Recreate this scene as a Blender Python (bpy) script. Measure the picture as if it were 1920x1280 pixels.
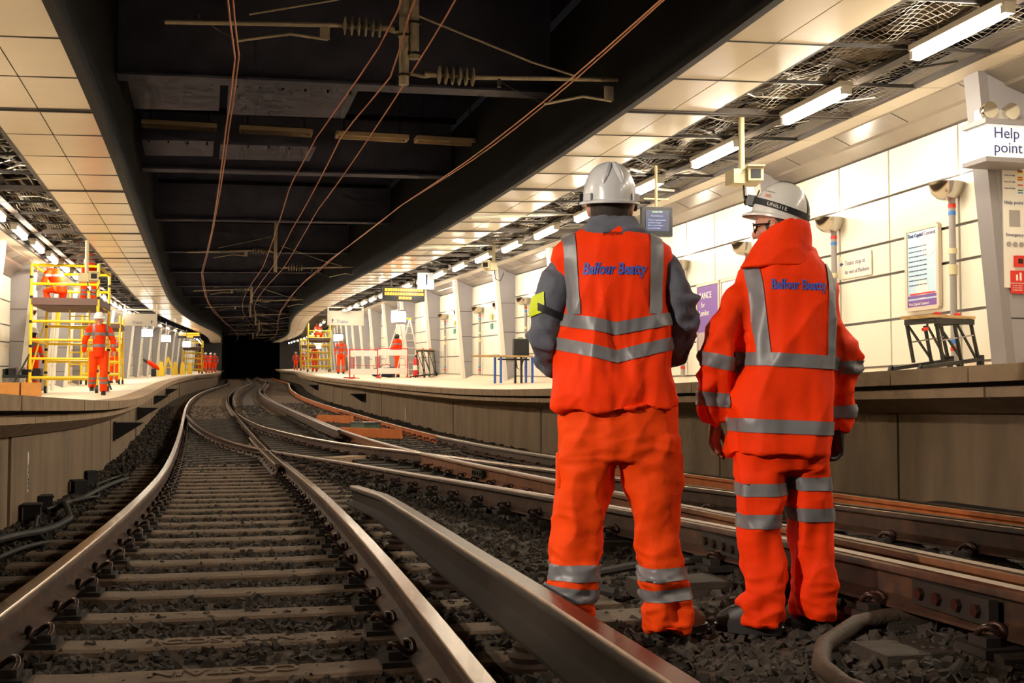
import bpy, bmesh, math, random
import numpy as np
from mathutils import Vector, Matrix
random.seed(7); np.random.seed(7)
PI = math.pi
for _o in list(bpy.data.objects): bpy.data.objects.remove(_o)
SC = bpy.context.scene
COL = SC.collection
TMP = bpy.data.scenes.new('workshop')        # empty side scene where modifiers and lettering are turned into meshes
def to_mesh(o):
    TMP.collection.objects.link(o); vl = TMP.view_layers[0]; vl.update()
    me = bpy.data.meshes.new_from_object(o.evaluated_get(vl.depsgraph)); bpy.data.objects.remove(o); return me

# ------------------------------------------------------------------ camera
FPX, HOR, CAMZ = 2200.0, 745.0, 0.87
cam = bpy.data.cameras.new('camera'); camo = bpy.data.objects.new('camera', cam); COL.objects.link(camo)
cam.sensor_width = 36.0; cam.lens = FPX/1920*36.0; cam.clip_end = 500; cam.clip_start = .05
camo.location = (0, 0, CAMZ); camo.rotation_euler = (PI/2 + math.atan((HOR-640)/FPX), 0, 0)
SC.camera = camo
# ------------------------------------------------------------------ world, lights, exposure
wd = bpy.data.worlds.new('world'); SC.world = wd; wd.use_nodes = True
wd.node_tree.nodes['Background'].inputs[0].default_value = (.012, .011, .012, 1)
wd.node_tree.nodes['Background'].inputs[1].default_value = .5
SC.view_settings.view_transform = 'Standard'; SC.view_settings.look = 'None'
SC.view_settings.exposure = 0.0; SC.view_settings.gamma = 1.0; SC.view_settings.use_curve_mapping = False
SC.cycles.max_bounces = 4; SC.cycles.diffuse_bounces = 3; SC.cycles.glossy_bounces = 2
SC.cycles.transmission_bounces = 2; SC.cycles.adaptive_threshold = .08; SC.cycles.adaptive_min_samples = 12; SC.cycles.sample_clamp_indirect = 6.0
SC.cycles.use_denoising = True
LAMP_COL = (1.0, .885, .70)
def spot(name, loc, aim, energy, size, blend, col, rad=.15):
    l = bpy.data.lights.new(name, 'SPOT'); l.energy = energy; l.spot_size = math.radians(size); l.spot_blend = blend
    l.color = col; l.shadow_soft_size = rad
    o = bpy.data.objects.new(name, l); COL.objects.link(o); o.location = loc
    o.rotation_euler = (Vector(aim)-Vector(loc)).to_track_quat('-Z', 'Y').to_euler()
    return o
# the work floodlight behind the photographer that lights the two men
spot('floodlight', (-4.0, .6, 2.7), (.72, 4.4, .98), 1000, 24, .35, (1.0, .88, .74), .04)

# ------------------------------------------------------------------ the line of the track (plan curve and gradient)
KS = np.array([0, 6, 12, 18, 24, 30, 38, 48, 60, 75, 95, 120, 150.])
KAP = np.array([.00625, .00466, .00452, .00092, .00002, .00061, -.00075, -.00244, -.00235, -.0011, .0029, .00006, -.01385])
SLP = np.array([-.01136, -.01257, -.00907, .00453, .02003, .02635, .02575, .02737, .02852, .02624, .0248, .02874, .03528])
S_ = np.linspace(-2, 150, 1600); _ds = S_[1]-S_[0]
PSI = .169656 + np.cumsum(np.interp(S_, KS, KAP))*_ds
PX = .12222 + np.cumsum(-np.sin(PSI))*_ds
PY = np.cumsum(np.cos(PSI))*_ds + S_[0]
PZ = CAMZ - .685537 + np.cumsum(np.interp(S_, KS, SLP))*_ds
def psi(s): return float(np.interp(s, S_, PSI))
def W(s, off, h):
    a = psi(s)
    e = min(0, s+2)          # straight on behind the camera
    return Vector((float(np.interp(s, S_, PX))+math.cos(a)*off - math.sin(a)*e, float(np.interp(s, S_, PY))+math.sin(a)*off + math.cos(a)*e, float(np.interp(s, S_, PZ))+h))
def T(s): return 3.1948 + .4668*math.exp(-max(s, 0)/12)      # centre of the right-hand track
def WR(s, r, h): return W(s, T(s)+r, h)
def hr(s, off):                                              # rail level rises a little towards the right-hand track
    return min(1, max(0, (off-.75)/1.7))*(.11+.04*math.exp(-max(s, 0)/12))
def plat_l(off): return .824+.03*(off+1.383)
def plat_r(r): return .99+.035*(r-1.11)
def srange(a, b, d):
    n = max(1, int(round((b-a)/d))); return [a+(b-a)*i/n for i in range(n+1)]

# ------------------------------------------------------------------ materials
MATS = {}
def lin(c):
    return tuple(((x/255)/12.92 if x/255 <= .04045 else ((x/255+.055)/1.055)**2.4) for x in c)
def mat(name, col, rough=.6, metal=0., var=0., scale=6., bump=0., bscale=40., emit=None, estr=0., spec=.5, col2=None, detail=4., coat=0., stretch=None):
    if name in MATS: return MATS[name]
    m = bpy.data.materials.new(name); m.use_nodes = True
    nt = m.node_tree; b = nt.nodes['Principled BSDF']
    c = lin(col)
    b.inputs['Base Color'].default_value = (*c, 1); b.inputs['Roughness'].default_value = rough
    b.inputs['Metallic'].default_value = metal; b.inputs['Specular IOR Level'].default_value = spec
    if coat: b.inputs['Coat Weight'].default_value = coat
    if emit is not None:
        b.inputs['Emission Color'].default_value = (*emit, 1); b.inputs['Emission Strength'].default_value = estr
    if var or bump:
        tc = nt.nodes.new('ShaderNodeTexCoord'); src = tc.outputs['Object']
        if stretch:
            mp = nt.nodes.new('ShaderNodeMapping'); mp.inputs['Scale'].default_value = stretch
            nt.links.new(src, mp.inputs[0]); src = mp.outputs[0]
    if var:
        n = nt.nodes.new('ShaderNodeTexNoise'); n.inputs['Scale'].default_value = scale; n.inputs['Detail'].default_value = detail
        nt.links.new(src, n.inputs['Vector'])
        r = nt.nodes.new('ShaderNodeValToRGB')
        c2 = lin(col2) if col2 else tuple(x*(1-var) for x in c)
        r.color_ramp.elements[0].position = .32; r.color_ramp.elements[0].color = (*c2, 1)
        r.color_ramp.elements[1].position = .68; r.color_ramp.elements[1].color = (*c, 1)
        nt.links.new(n.outputs['Fac'], r.inputs[0]); nt.links.new(r.outputs[0], b.inputs['Base Color'])
    if bump:
        n2 = nt.nodes.new('ShaderNodeTexNoise'); n2.inputs['Scale'].default_value = bscale; n2.inputs['Detail'].default_value = 5
        nt.links.new(src, n2.inputs['Vector'])
        bp = nt.nodes.new('ShaderNodeBump'); bp.inputs['Strength'].default_value = bump; bp.inputs['Distance'].default_value = .02
        nt.links.new(n2.outputs['Fac'], bp.inputs['Height']); nt.links.new(bp.outputs[0], b.inputs['Normal'])
    MATS[name] = m; return m
def emis(name, col, s, base=.8):
    if name in MATS: return MATS[name]
    m = bpy.data.materials.new(name); m.use_nodes = True; nt = m.node_tree
    b = nt.nodes['Principled BSDF']; b.inputs['Base Color'].default_value = (base, base, base, 1)
    b.inputs['Emission Color'].default_value = (*col, 1); b.inputs['Emission Strength'].default_value = s
    MATS[name] = m; return m

# ------------------------------------------------------------------ mesh builder
class MB:
    def __init__(self): self.v = []; self.f = []; self.m = []; self.mi = 0
    def add(self, vs, fs):
        n = len(self.v); self.v += [tuple(p) for p in vs]
        for q in fs: self.f.append(tuple(i+n for i in q)); self.m.append(self.mi)
        return self
    def box(self, c, s, rot=None):
        hx, hy, hz = s[0]/2, s[1]/2, s[2]/2
        p = [Vector((x*hx, y*hy, z*hz)) for z in (-1, 1) for y in (-1, 1) for x in (-1, 1)]
        if rot is not None: p = [rot @ q for q in p]
        c = Vector(c)
        return self.add([q+c for q in p], [(0, 2, 3, 1), (4, 5, 7, 6), (0, 1, 5, 4), (2, 6, 7, 3), (0, 4, 6, 2), (1, 3, 7, 5)])
    def hexa(self, p): return self.add(p, [(0, 2, 3, 1), (4, 5, 7, 6), (0, 1, 5, 4), (2, 6, 7, 3), (0, 4, 6, 2), (1, 3, 7, 5)])
    def bar(self, a, b, w, d=None, up=(0, 0, 1)):
        a, b = Vector(a), Vector(b); d = d or w; t = (b-a); L = t.length; t.normalize(); u = Vector(up)
        if abs(t.dot(u)) > .95: u = Vector((1, 0, 0))
        x = t.cross(u).normalized(); z = x.cross(t)
        p = []
        for q in (a, b):
            for sz in (-1, 1):
                for sx in (-1, 1): p.append(q+x*(sx*w/2)+z*(sz*d/2))
        return self.add(p, [(0, 1, 3, 2), (4, 6, 7, 5), (0, 4, 5, 1), (2, 3, 7, 6), (0, 2, 6, 4), (1, 5, 7, 3)])
    def tube(self, pts, r, n=8, cap=True, ell=None):
        pts = [Vector(p) for p in pts]; R = r if isinstance(r, (list, tuple)) else [r]*len(pts)
        rings = []; x = None
        for i, p in enumerate(pts):
            t = (pts[min(i+1, len(pts)-1)]-pts[max(i-1, 0)]).normalized()
            if x is None:
                u = Vector((0, 0, 1)) if abs(t.z) < .9 else Vector((1, 0, 0)); x = t.cross(u).normalized()
            else: x = (x - t*x.dot(t)).normalized()
            y = t.cross(x)
            rings.append([p + x*(math.cos(2*PI*k/n)*R[i]) + y*(math.sin(2*PI*k/n)*R[i]*(ell or 1)) for k in range(n)])
        vs = [q for ring in rings for q in ring]; fs = []
        for i in range(len(pts)-1):
            for k in range(n): fs.append((i*n+k, i*n+(k+1) % n, (i+1)*n+(k+1) % n, (i+1)*n+k))
        if cap: fs.append(tuple(range(n))[::-1]); fs.append(tuple((len(pts)-1)*n+k for k in range(n)))
        return self.add(vs, fs)
    def loft(self, rings, cap=True, closed=True):
        n = len(rings[0]); vs = [q for r in rings for q in r]; fs = []
        for i in range(len(rings)-1):
            for k in range(n if closed else n-1): fs.append((i*n+k, i*n+(k+1) % n, (i+1)*n+(k+1) % n, (i+1)*n+k))
        if cap and closed: fs.append(tuple(range(n))[::-1]); fs.append(tuple((len(rings)-1)*n+k for k in range(n)))
        return self.add(vs, fs)
    def lathe(self, prof, c=(0, 0, 0), n=16, axis='z'):
        c = Vector(c); rings = []
        for r, z in prof:
            ring = []
            for k in range(n):
                a = 2*PI*k/n; q = (r*math.cos(a), r*math.sin(a), z)
                if axis == 'y': q = (q[0], q[2], q[1])
                if axis == 'x': q = (q[2], q[0], q[1])
                ring.append(c+Vector(q))
            rings.append(ring)
        return self.loft(rings)
    def sphere(self, c, r, n=10, m=7, sc=(1, 1, 1)):
        c = Vector(c); rings = []
        for j in range(m+1):
            a = -PI/2+PI*j/m; rr = max(1e-4, math.cos(a))*r; z = math.sin(a)*r
            rings.append([c+Vector((rr*math.cos(2*PI*k/n)*sc[0], rr*math.sin(2*PI*k/n)*sc[1], z*sc[2])) for k in range(n)])
        return self.loft(rings)
    def sweep(self, prof, ss, fn=None, cap=True, closed=True):   # prof: (off, h) points
        fn = fn or W
        return self.loft([[fn(s, o, h) for o, h in prof] for s in ss], cap, closed)
    def mesh(self, name, mats, smooth=False, origin=(0, 0, 0)):
        me = bpy.data.meshes.new(name); o = Vector(origin)
        me.from_pydata([(x-o.x, y-o.y, z-o.z) for x, y, z in self.v], [], self.f)
        for q in (mats if isinstance(mats, (list, tuple)) else [mats]): me.materials.append(q)
        if any(self.m): me.polygons.foreach_set('material_index', self.m)
        bm = bmesh.new(); bm.from_mesh(me); bmesh.ops.recalc_face_normals(bm, faces=bm.faces); bm.to_mesh(me); bm.free()
        if smooth:
            me.polygons.foreach_set('use_smooth', [True]*len(me.polygons))
            if smooth != 'full':
                try: me.set_sharp_from_angle(angle=math.radians(40))
                except Exception: pass
        me.update(); return me
    def build(self, name, mats, parent=None, smooth=False, origin=None, loc=None):
        """parent given: vertices are in the parent's frame; else world, with the origin moved to `origin`"""
        me = self.mesh(name, mats, smooth, origin or (0, 0, 0))
        o = bpy.data.objects.new(name, me); COL.objects.link(o)
        if parent: o.parent = parent
        if origin and not parent: o.location = origin
        if loc: o.location = loc
        return o
def link(name, me, parent=None, loc=None, rotz=0):
    o = bpy.data.objects.new(name, me); COL.objects.link(o)
    if parent: o.parent = parent
    if loc is not None: o.location = loc
    if rotz: o.rotation_euler = (0, 0, rotz)
    return o
def tag(o, label, cat, group=None, kind=None):
    o['label'] = label; o['category'] = cat
    if group: o['group'] = group
    if kind: o['kind'] = kind
    return o
def struct(o, label=None):
    o['kind'] = 'structure'
    if label: o['label'] = label
    return o
def stuff(o, label=None, cat=None):
    o['kind'] = 'stuff'
    if label: o['label'] = label
    if cat: o['category'] = cat
    return o
def thing(name, label, cat, loc=(0, 0, 0), rotz=0, group=None):
    o = bpy.data.objects.new(name, None); COL.objects.link(o); o.empty_display_size = .1
    o.location = loc; o.rotation_euler = (0, 0, rotz); return tag(o, label, cat, group)
def dup(root, loc, rotz, label=None, group=None):
    r = root.copy(); COL.objects.link(r); r.location = loc; r.rotation_euler = (0, 0, rotz)
    if label: r['label'] = label
    if group: r['group'] = group
    for ch in list(root.children):
        c = ch.copy(); COL.objects.link(c); c.parent = r
        for g in list(ch.children):
            d = g.copy(); COL.objects.link(d); d.parent = c
    return r
def text_mesh(txt, size, extrude=.0, shear=0., bold=0., align='LEFT', space=1.0):
    cu = bpy.data.curves.new('lettering', 'FONT'); cu.body = txt; cu.size = size; cu.extrude = extrude; cu.shear = shear
    cu.offset = bold; cu.align_x = align; cu.space_character = space; cu.resolution_u = 3
    me = to_mesh(bpy.data.objects.new('lettering', cu)); bpy.data.curves.remove(cu); return me
def lettering(txt, size, m, parent, loc, rot, extrude=.002, name='lettering', **k):
    me = text_mesh(txt, size, extrude, **k); me.materials.clear(); me.materials.append(m)
    o = link(name, me, parent, loc); o.rotation_euler = rot; return o
# ================================================================== materials of the place
M_cream = mat('cream_enamel', (228, 214, 188), .22, var=.05, scale=2.5, spec=.5)
M_creamw = mat('cream_wall_panel', (232, 224, 204), .28, var=.04, scale=2.)
M_joint = mat('dark_joint', (40, 34, 30), .7)
M_grey = mat('grey_cladding', (150, 146, 150), .45, var=.08, scale=3.)
M_greyd = mat('grey_frame', (128, 122, 124), .45)
M_bulk = mat('bulkhead_metal', (140, 128, 114), .3, .35, var=.12, scale=4.)
M_white = mat('white_paint', (232, 226, 214), .4)
M_black = mat('black_plastic', (18, 18, 19), .45)
M_girder = mat('girder_paint', (10, 10, 14), .8, spec=.2, var=.3, scale=3., bump=.15, bscale=30)
M_girdb = mat('girder_brown', (60, 49, 42), .7, var=.25, scale=5.)
M_beam = mat('cross_beam_paint', (84, 86, 108), .6, var=.35, scale=2.5)
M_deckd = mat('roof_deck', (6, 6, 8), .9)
M_conc = mat('coping_concrete', (164, 138, 110), .85, var=.28, scale=5., bump=.3, bscale=60)
M_concd = mat('platform_wall_concrete', (134, 112, 88), .88, var=.35, scale=3., bump=.3, bscale=45, stretch=(1, 1, .25))
M_concx = mat('shaded_concrete', (56, 48, 40), .9, var=.5, scale=9.)  # dark tone puts the shade under the coping into the colour
M_plat = mat('platform_paving', (226, 206, 178), .55, var=.10, scale=3.)
M_ballast = mat('ballast_bed', (86, 72, 58), .95, var=.55, scale=20., bump=1., bscale=70)
M_netd = mat('service_void', (120, 106, 88), .8, var=.6, scale=14., bump=.6, bscale=30)
M_net = mat('netting_wire', (150, 138, 120), .55, .3)
M_cable = mat('cable_sheath', (44, 40, 37), .7, var=.3, scale=20)
M_steel = mat('galvanised_steel', (126, 122, 116), .45, .75, var=.2, scale=12.)
M_tube = emis('fluorescent_tube', LAMP_COL, 165.)
M_alu = mat('fitting_reflector', (205, 196, 178), .35, .2)

SEND = 138.0          # where the platforms end at the tunnel mouth
ss_f = srange(-6, 30, .75)+srange(31, 60, 1.2)[0:]+srange(61.5, 150, 2.2)
ss_p = [s for s in ss_f if s <= SEND]
# ---- ballast bed
GX = [-1.95, -.8, .8, 1.4, 2.0, 2.4, 4.2, 5.6]; GH = [-.19, -.215, -.215, -.18, -.15, -.09, -.08, -.01]
b = MB(); b.sweep(list(zip(GX, GH))+[(5.6, -.6), (-1.95, -.6)], ss_f)
floor = struct(b.build('floor', M_ballast), 'dark dirty ballast bed between the two platforms')

# ---- platforms: core, coping slabs, corbels, wall panels
def platform(side):
    L = side == 'left'
    F = W if L else WR
    sg = -1 if L else 1
    def P(o, h): return (-o if L else o, h)
    e, top = (1.383, .824) if L else (1.11, .99)
    back = 4.75 if L else 4.45
    hb = plat_l(-back) if L else plat_r(back)
    cb = top-.105
    wal = 1.71 if L else 1.70
    crb_t, crb_m, crb_b = (top-.135, top-.20, top-.305)
    co, cm, cbk = (e+.10, e+.10, wal-.04)
    base = -.25
    b = MB(); b.sweep([P(e+.42, top-.004), P(back, hb), P(back, base), P(wal+.1, base), P(wal+.1, top-.12), P(e+.42, top-.12)], ss_p, F)
    deck = struct(b.build('platform_'+side, M_plat), 'cream paved station platform on the '+side)
    # recess under the coping, its shadow gap painted in as darker concrete
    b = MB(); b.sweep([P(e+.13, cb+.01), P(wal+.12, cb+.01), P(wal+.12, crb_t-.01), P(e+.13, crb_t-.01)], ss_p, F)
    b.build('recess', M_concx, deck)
    # coping slabs
    n = 0; s = -4.0; d = .88
    while s < 66:
        b = MB(); g = .008
        w = random.uniform(-.003, .003)
        b.sweep([P(e+w, top), P(e+.42, top), P(e+.42, cb), P(e+w, cb)], [s+g, s+d/2, s+d-g], F)
        b.build('coping_slab', M_conc, deck); s += d
    b = MB()
    while s < SEND:
        b.sweep([P(e, top), P(e+.42, top), P(e+.42, cb), P(e, cb)], [s+.02, s+1.75], F); s += 1.76
    stuff(b.build('coping_row', M_conc, deck))
    # corbel blocks
    s = -4.0 if L else -3.6; d = 3.38
    while s < 70:
        b = MB(); b.sweep([P(co, crb_t), P(wal+.1, crb_t), P(wal+.1, crb_b), P(cbk, crb_b), P(cm, crb_m)], srange(s+.012, min(s+d, SEND)-.012, 1.2), F)
        b.build('corbel_block', M_conc, deck); s += d
    b = MB(); b.sweep([P(co, crb_t), P(wal+.1, crb_t), P(wal+.1, crb_b), P(cbk, crb_b), P(cm, crb_m)], [q for q in ss_p if q > s]+[SEND], F)
    b.build('corbel_run', M_conc, deck)
    # wall panels
    s = -3.0 if L else -1.6; d = 1.6 if L else 3.3
    while s < 60:
        b = MB(); w = random.uniform(-.012, .012); b.sweep([P(wal+w, crb_b+.01), P(wal+.09, crb_b+.01), P(wal+.09, base), P(wal+w, base)], srange(s+.012, s+d-.012, 1.1), F)
        b.build('wall_panel', M_concd, deck); s += d
    b = MB(); b.sweep([P(wal, crb_b+.01), P(wal+.09, crb_b+.01), P(wal+.09, base), P(wal, base)], [q for q in ss_p if q > s]+[SEND], F)
    b.build('wall_run', M_concd, deck)
    return deck
platL = platform('left'); platR = platform('right')

# ---- back walls with cream panels, pilasters and bulkhead
MOD = 4.8
FT = .20
def wall(side):
    L = side == 'left'
    F = W if L else WR
    def P(o, h): return (-o if L else o, h)
    w0 = 4.62 if L else 4.32
    base = plat_l(-w0)+.10 if L else 1.22
    rows = [base, base+.56, base+1.11, base+1.50, base+2.05, base+2.62]
    top = rows[-1]; ceil = (3.82 if L else 4.06); bi = w0-.52
    s0 = 10.0 if not L else 9.9
    b = MB(); b.sweep([P(w0+.03, base-.3), P(w0+.03, ceil+.6), P(w0+.25, ceil+.6), P(w0+.25, base-.3)], ss_p, F)
    wl = struct(b.build('wall_'+side, M_greyd), side+' station wall of cream panels between leaning grey fins')
    # sloping plinth
    b = MB(); b.sweep([P(w0-.34, base-.16), P(w0+.03, base), P(w0+.03, base-.3), P(w0-.34, base-.3)], ss_p, F); b.build('plinth', M_plat, wl)
    # bulkhead over the panels
    b = MB(); b.sweep([P(bi, ceil+.02), P(bi+.02, ceil-.01), P(bi+.24, ceil-.10), P(bi+.26, ceil-.13), P(w0-.02, top+.01), P(w0+.04, top), P(w0+.04, ceil+.3), P(bi, ceil+.3)], ss_p, F)
    b.build('bulkhead', M_bulk, wl)
    b = MB()
    for s in srange(-4, 44, 1.2): b.sweep([P(bi+.017, ceil-.012), P(bi+.24, ceil-.104), P(bi+.26, ceil-.08), P(bi+.04, ceil+.02)], [s-.006, s+.006], F)
    b.build('bulkhead_joint', M_joint, wl)
    k = -2
    pan_far = MB(); pil_far = MB()
    while True:
        s = s0+MOD*k; k += 1
        if s > SEND-3: break
        if s < -4.5: continue
        near = s < 46
        # the bay of panels between this fin and the next
        splits = [s+FT, s+1.1, s+2.4, s+3.5, s+MOD]
        for i in range(4):
            for j in range(5):
                g = .016
                prof = [P(w0-.012, rows[j]+g), P(w0+.03, rows[j]+g), P(w0+.03, rows[j+1]-g), P(w0-.012, rows[j+1]-g)]
                if near:
                    bb = MB(); bb.sweep(prof, [splits[i]+g, splits[i+1]-g], F); bb.build('wall_panel', M_creamw, wl)
                else: pan_far.sweep(prof, [splits[i]+g, splits[i+1]-g], F)
        # leaning fin: grey cheeks, white front edge, deeper at the top than at the foot
        q = MB() if near else pil_far
        lo, up, fb = (.24, .52, base-.16) if L else (.24, .52, base-.16)
        q.mi = 0
        q.hexa([F(s, *P(w0-lo, fb)), F(s+FT, *P(w0-lo, fb)), F(s, *P(w0+.02, fb)), F(s+FT, *P(w0+.02, fb)),
                F(s, *P(w0-up, ceil+.1)), F(s+FT, *P(w0-up, ceil+.1)), F(s, *P(w0+.02, ceil+.1)), F(s+FT, *P(w0+.02, ceil+.1))])
        if near:
            pl = q.build('fin', M_grey, wl)
            q = MB()
        else: q.mi = 1
        q.hexa([F(s-.012, *P(w0-lo-.07, fb)), F(s+FT+.01, *P(w0-lo-.07, fb)), F(s-.012, *P(w0-lo+.03, fb)), F(s+FT+.01, *P(w0-lo+.03, fb)),
                F(s-.012, *P(w0-up-.07, ceil+.1)), F(s+FT+.01, *P(w0-up-.07, ceil+.1)), F(s-.012, *P(w0-up+.03, ceil+.1)), F(s+FT+.01, *P(w0-up+.03, ceil+.1))])
        q.mi = 0
        if near:
            q.build('fin_edge', M_greyd if abs(s-10.0) < .1 and not L else M_white, pl)
            jb = MB()
            for hh in (.55, 1.3, 2.05):
                f = hh/(ceil+.1-fb); oo = w0-lo-(up-lo)*f
                jb.sweep([P(oo, fb+hh-.006), P(w0, fb+hh-.006), P(w0, fb+hh+.006), P(oo, fb+hh+.006)], [s-.004, s+.01], F)
            jb.build('fin_joint', M_joint, pl)
    stuff(pan_far.build('wall_panels_far', M_creamw, wl)); stuff(pil_far.build('fins_far', [M_grey, M_white], wl))
    return wl
wallL = wall('left'); wallR = wall('right')

# ---- soffit panels over the platforms
def soffit(side):
    L = side == 'left'
    F = W if L else WR
    e, eh = (1.463, 3.864) if L else (.784, 3.964)
    inn, ih = (2.52, 3.83) if L else (1.76, 3.993)
    bk, bh = (4.10, 3.82) if L else (3.80, 4.06)
    st, sth = (3.80, 3.80) if L else (3.46, 4.04)
    def P(o, h): return (-o if L else o, h)
    def hh(o): return eh+(o-e)/(inn-e)*(ih-eh)
    mid = (e+inn)/2
    # service void lid above
    lid = 1.15 if L else .55
    b = MB(); b.sweep([P(e-.02, eh+lid), P(bk, bh+lid-.1), P(bk, bh+lid), P(e-.02, eh+lid+.1)], ss_p, F)
    root = struct(b.build('ceiling_'+side, M_netd), 'open service ceiling with cream soffit panels over the '+side+' platform')
    s = -2.6 if not L else -2.05
    d = 1.2 if not L else 1.235; i = 0
    far = MB()
    k0 = 0
    while s < SEND-1.3:
        thick = (i % 4 == 0); g0 = .12 if thick else .012
        for (o0, o1) in ((e, mid-.006), (mid+.006, inn)):
            q = MB() if s < 33 else far
            q.sweep([P(o0, hh(o0)), P(o1, hh(o1)), P(o1, hh(o1)+.03), P(o0, hh(o0)+.03)], [s+g0, s+d-.012], F)
            if s < 33: q.build('soffit_panel', M_cream, root)
        # narrow back strip
        q = MB() if s < 33 else far
        q.sweep([P(st, sth), P(bk, bh), P(bk, bh+.03), P(st, sth+.03)], [s+.012, s+d-.012], F)
        if s < 33: q.build('soffit_panel', M_cream, root)
        # cross rail
        if s < 60:
            q = MB()
            if thick:
                q.sweep([P(e, eh-.012), P(st, sth-.012), P(st, sth+.05), P(e, eh+.05)], [s-.008, s+.03], F)
                q.sweep([P(e, eh-.012), P(st, sth-.012), P(st, sth+.05), P(e, eh+.05)], [s+.085, s+.12], F)
            else: q.sweep([P(e, hh(e)-.006), P(st, sth-.006), P(st, sth+.03), P(e, hh(e)+.03)], [s-.01, s+.012], F)
            q.build('cross_rail', M_girdb if thick else M_joint, root)
        s += d; i += 1
    stuff(far.build('soffit_panels_far', M_cream, root))
    # edge trim under the girder
    b = MB(); b.sweep([P(e-.10, eh-.03), P(e+.0, eh-.015), P(e+.0, eh+.04), P(e-.10, eh+.04)], ss_p, F)
    struct(b.build('trim_%d' % (1 if L else 2), mat('flange_brown', (34, 27, 23), .8, var=.25, scale=5., spec=.2)), 'brown steel flange along the '+side+' edge girder')
    b = MB(); b.sweep([P(e-.02, eh+.03), P(e-.02, eh+1.65), P(e-.10, eh+1.65), P(e-.10, eh+.03)], ss_f, F)
    struct(b.build('trim_%d' % (3 if L else 4), M_girder), 'deep dark edge girder over the '+side+' platform edge')
    # inner frame rail, cable trays, pipes and loose cables in the void
    b = MB()
    for o_, w_ in ((inn, .03), (st, .03), ((inn+st)/2+.12, .06)):
        hq = ih+(o_-inn)/(st-inn)*(sth-ih)
        b.sweep([P(o_-w_, hq), P(o_+w_, hq), P(o_+w_, hq+.05), P(o_-w_, hq+.05)], ss_p, F)
    b.build('support_rail', M_girdb, root)
    for j in range(7):
        o_ = inn+.12+(st-inn-.2)*j/6; h_ = ih+random.uniform(.18, .5)
        b = MB(); b.tube([F(q, *P(o_+random.uniform(-.07, .07), h_+random.uniform(-.05, .05))) for q in srange(-4, 50, 1.0)], random.choice((.015, .02, .05)), 6)
        b.build('service_pipe', random.choice((M_cable, M_steel, M_girdb)), root, True)
    for j in range(110):
        q0 = random.uniform(4, 34); o_ = inn+.05
        b = MB(); hz = ih+random.uniform(.06, .3)
        b.tube([F(q0+random.uniform(-.25, .25)+t*.1, *P(o_+(st-inn-.1)*t, hz+random.uniform(-.04, .06))) for t in (0, .2, .4, .6, .8, 1)], random.choice((.008, .012, .02)), 5)
        b.build('loose_cable', random.choice((M_cable, M_steel, M_white, M_girdb)), root, True)
    # wire netting stretched under the services
    if True:
        rs = random.Random(4); b = MB()
        sa, sb = (6.0, 26.0) if not L else (18.0, 34.0)
        no = 26; ns = int((sb-sa)/.075); G = []
        for i_ in range(ns+1):
            row = []
            for j_ in range(no+1):
                o_ = inn+(st-inn)*j_/no; q_ = sa+(sb-sa)*i_/ns
                row.append(F(q_, *P(o_, ih+(sth-ih)*j_/no+.05+.03*math.sin(q_*2.1+j_*.5)+.025*math.sin(q_*5.3-j_*.9)+rs.uniform(-.006, .006))))
            G.append(row)
        w_ = .0028
        for i_ in range(ns+1):
            for j_ in range(no):
                a_, c_ = G[i_][j_], G[i_][j_+1]; dv = (G[min(i_+1, ns)][j_]-G[max(i_-1, 0)][j_]).normalized()*w_
                b.add([a_-dv, a_+dv, c_+dv, c_-dv], [(0, 1, 2, 3)])
                if i_ < ns:
                    c_ = G[i_+1][j_]; dv = (G[i_][j_+1]-G[i_][j_]).normalized()*w_
                    b.add([a_-dv, a_+dv, c_+dv, c_-dv], [(0, 1, 2, 3)])
        stuff(b.build('wire_netting', M_net, root))
    # secondary purlins
    for q in srange(-2, 50, 1.2):
        b = MB(); b.sweep([P(inn, ih+.32), P(st, sth+.32), P(st, sth+.40), P(inn, ih+.40)], [q, q+.08], F); b.build('purlin', M_girdb, root)
    return root
soffit('left'); soffit('right')

# ---- roof over the tracks
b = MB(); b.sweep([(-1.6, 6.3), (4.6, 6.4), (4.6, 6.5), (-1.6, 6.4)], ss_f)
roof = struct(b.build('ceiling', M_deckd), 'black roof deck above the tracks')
beams = [2.5, 8.4, 14.4, 20.4, 27, 34.6, 42.1, 49.6, 57.1, 64.6, 72, 80, 88, 96, 104, 112, 120, 128, 136]
for i, s in enumerate(beams):
    b = MB(); bl, br = -1.34, T(s)+.68
    zb = 4.66
    b.sweep([(bl, zb), (br, zb+.12), (br, zb+.15), (bl, zb+.03)], [s-.16, s+.16])
    b.sweep([(bl, zb+.03), (br, zb+.15), (br, 6.35), (bl, 6.3)], [s-.012, s+.012])
    b.build('cross_beam', M_beam, roof)
# soffit plates bolted under the roof between the beams
for sa, sb, oa, ob in ((14.62, 16.2, -1.25, -.15), (14.62, 16.2, -.05, 1.55), (18.2, 19.4, -1.25, -.2), (18.2, 19.4, -.1, 1.35)):
    b = MB(); b.sweep([(oa, 4.72), (ob, 4.76), (ob, 4.80), (oa, 4.76)], [sa, sb]); pl = b.build('cover_plate', M_beam, roof)
    b = MB()
    for q in srange(oa+.1, ob-.1, .28): b.sweep([(q-.012, 4.71), (q+.012, 4.71), (q+.012, 4.77), (q-.012, 4.77)], [sa+.05, sa+.075])
    b.build('bolt_row', M_girder, pl)
for s in srange(5, 60, 3.7):
    b = MB(); b.sweep([(-1.3, 5.5), (T(s)+.6, 5.6), (T(s)+.6, 5.68), (-1.3, 5.58)], [s-.06, s+.06]); b.build('purlin', M_girder, roof)
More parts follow.
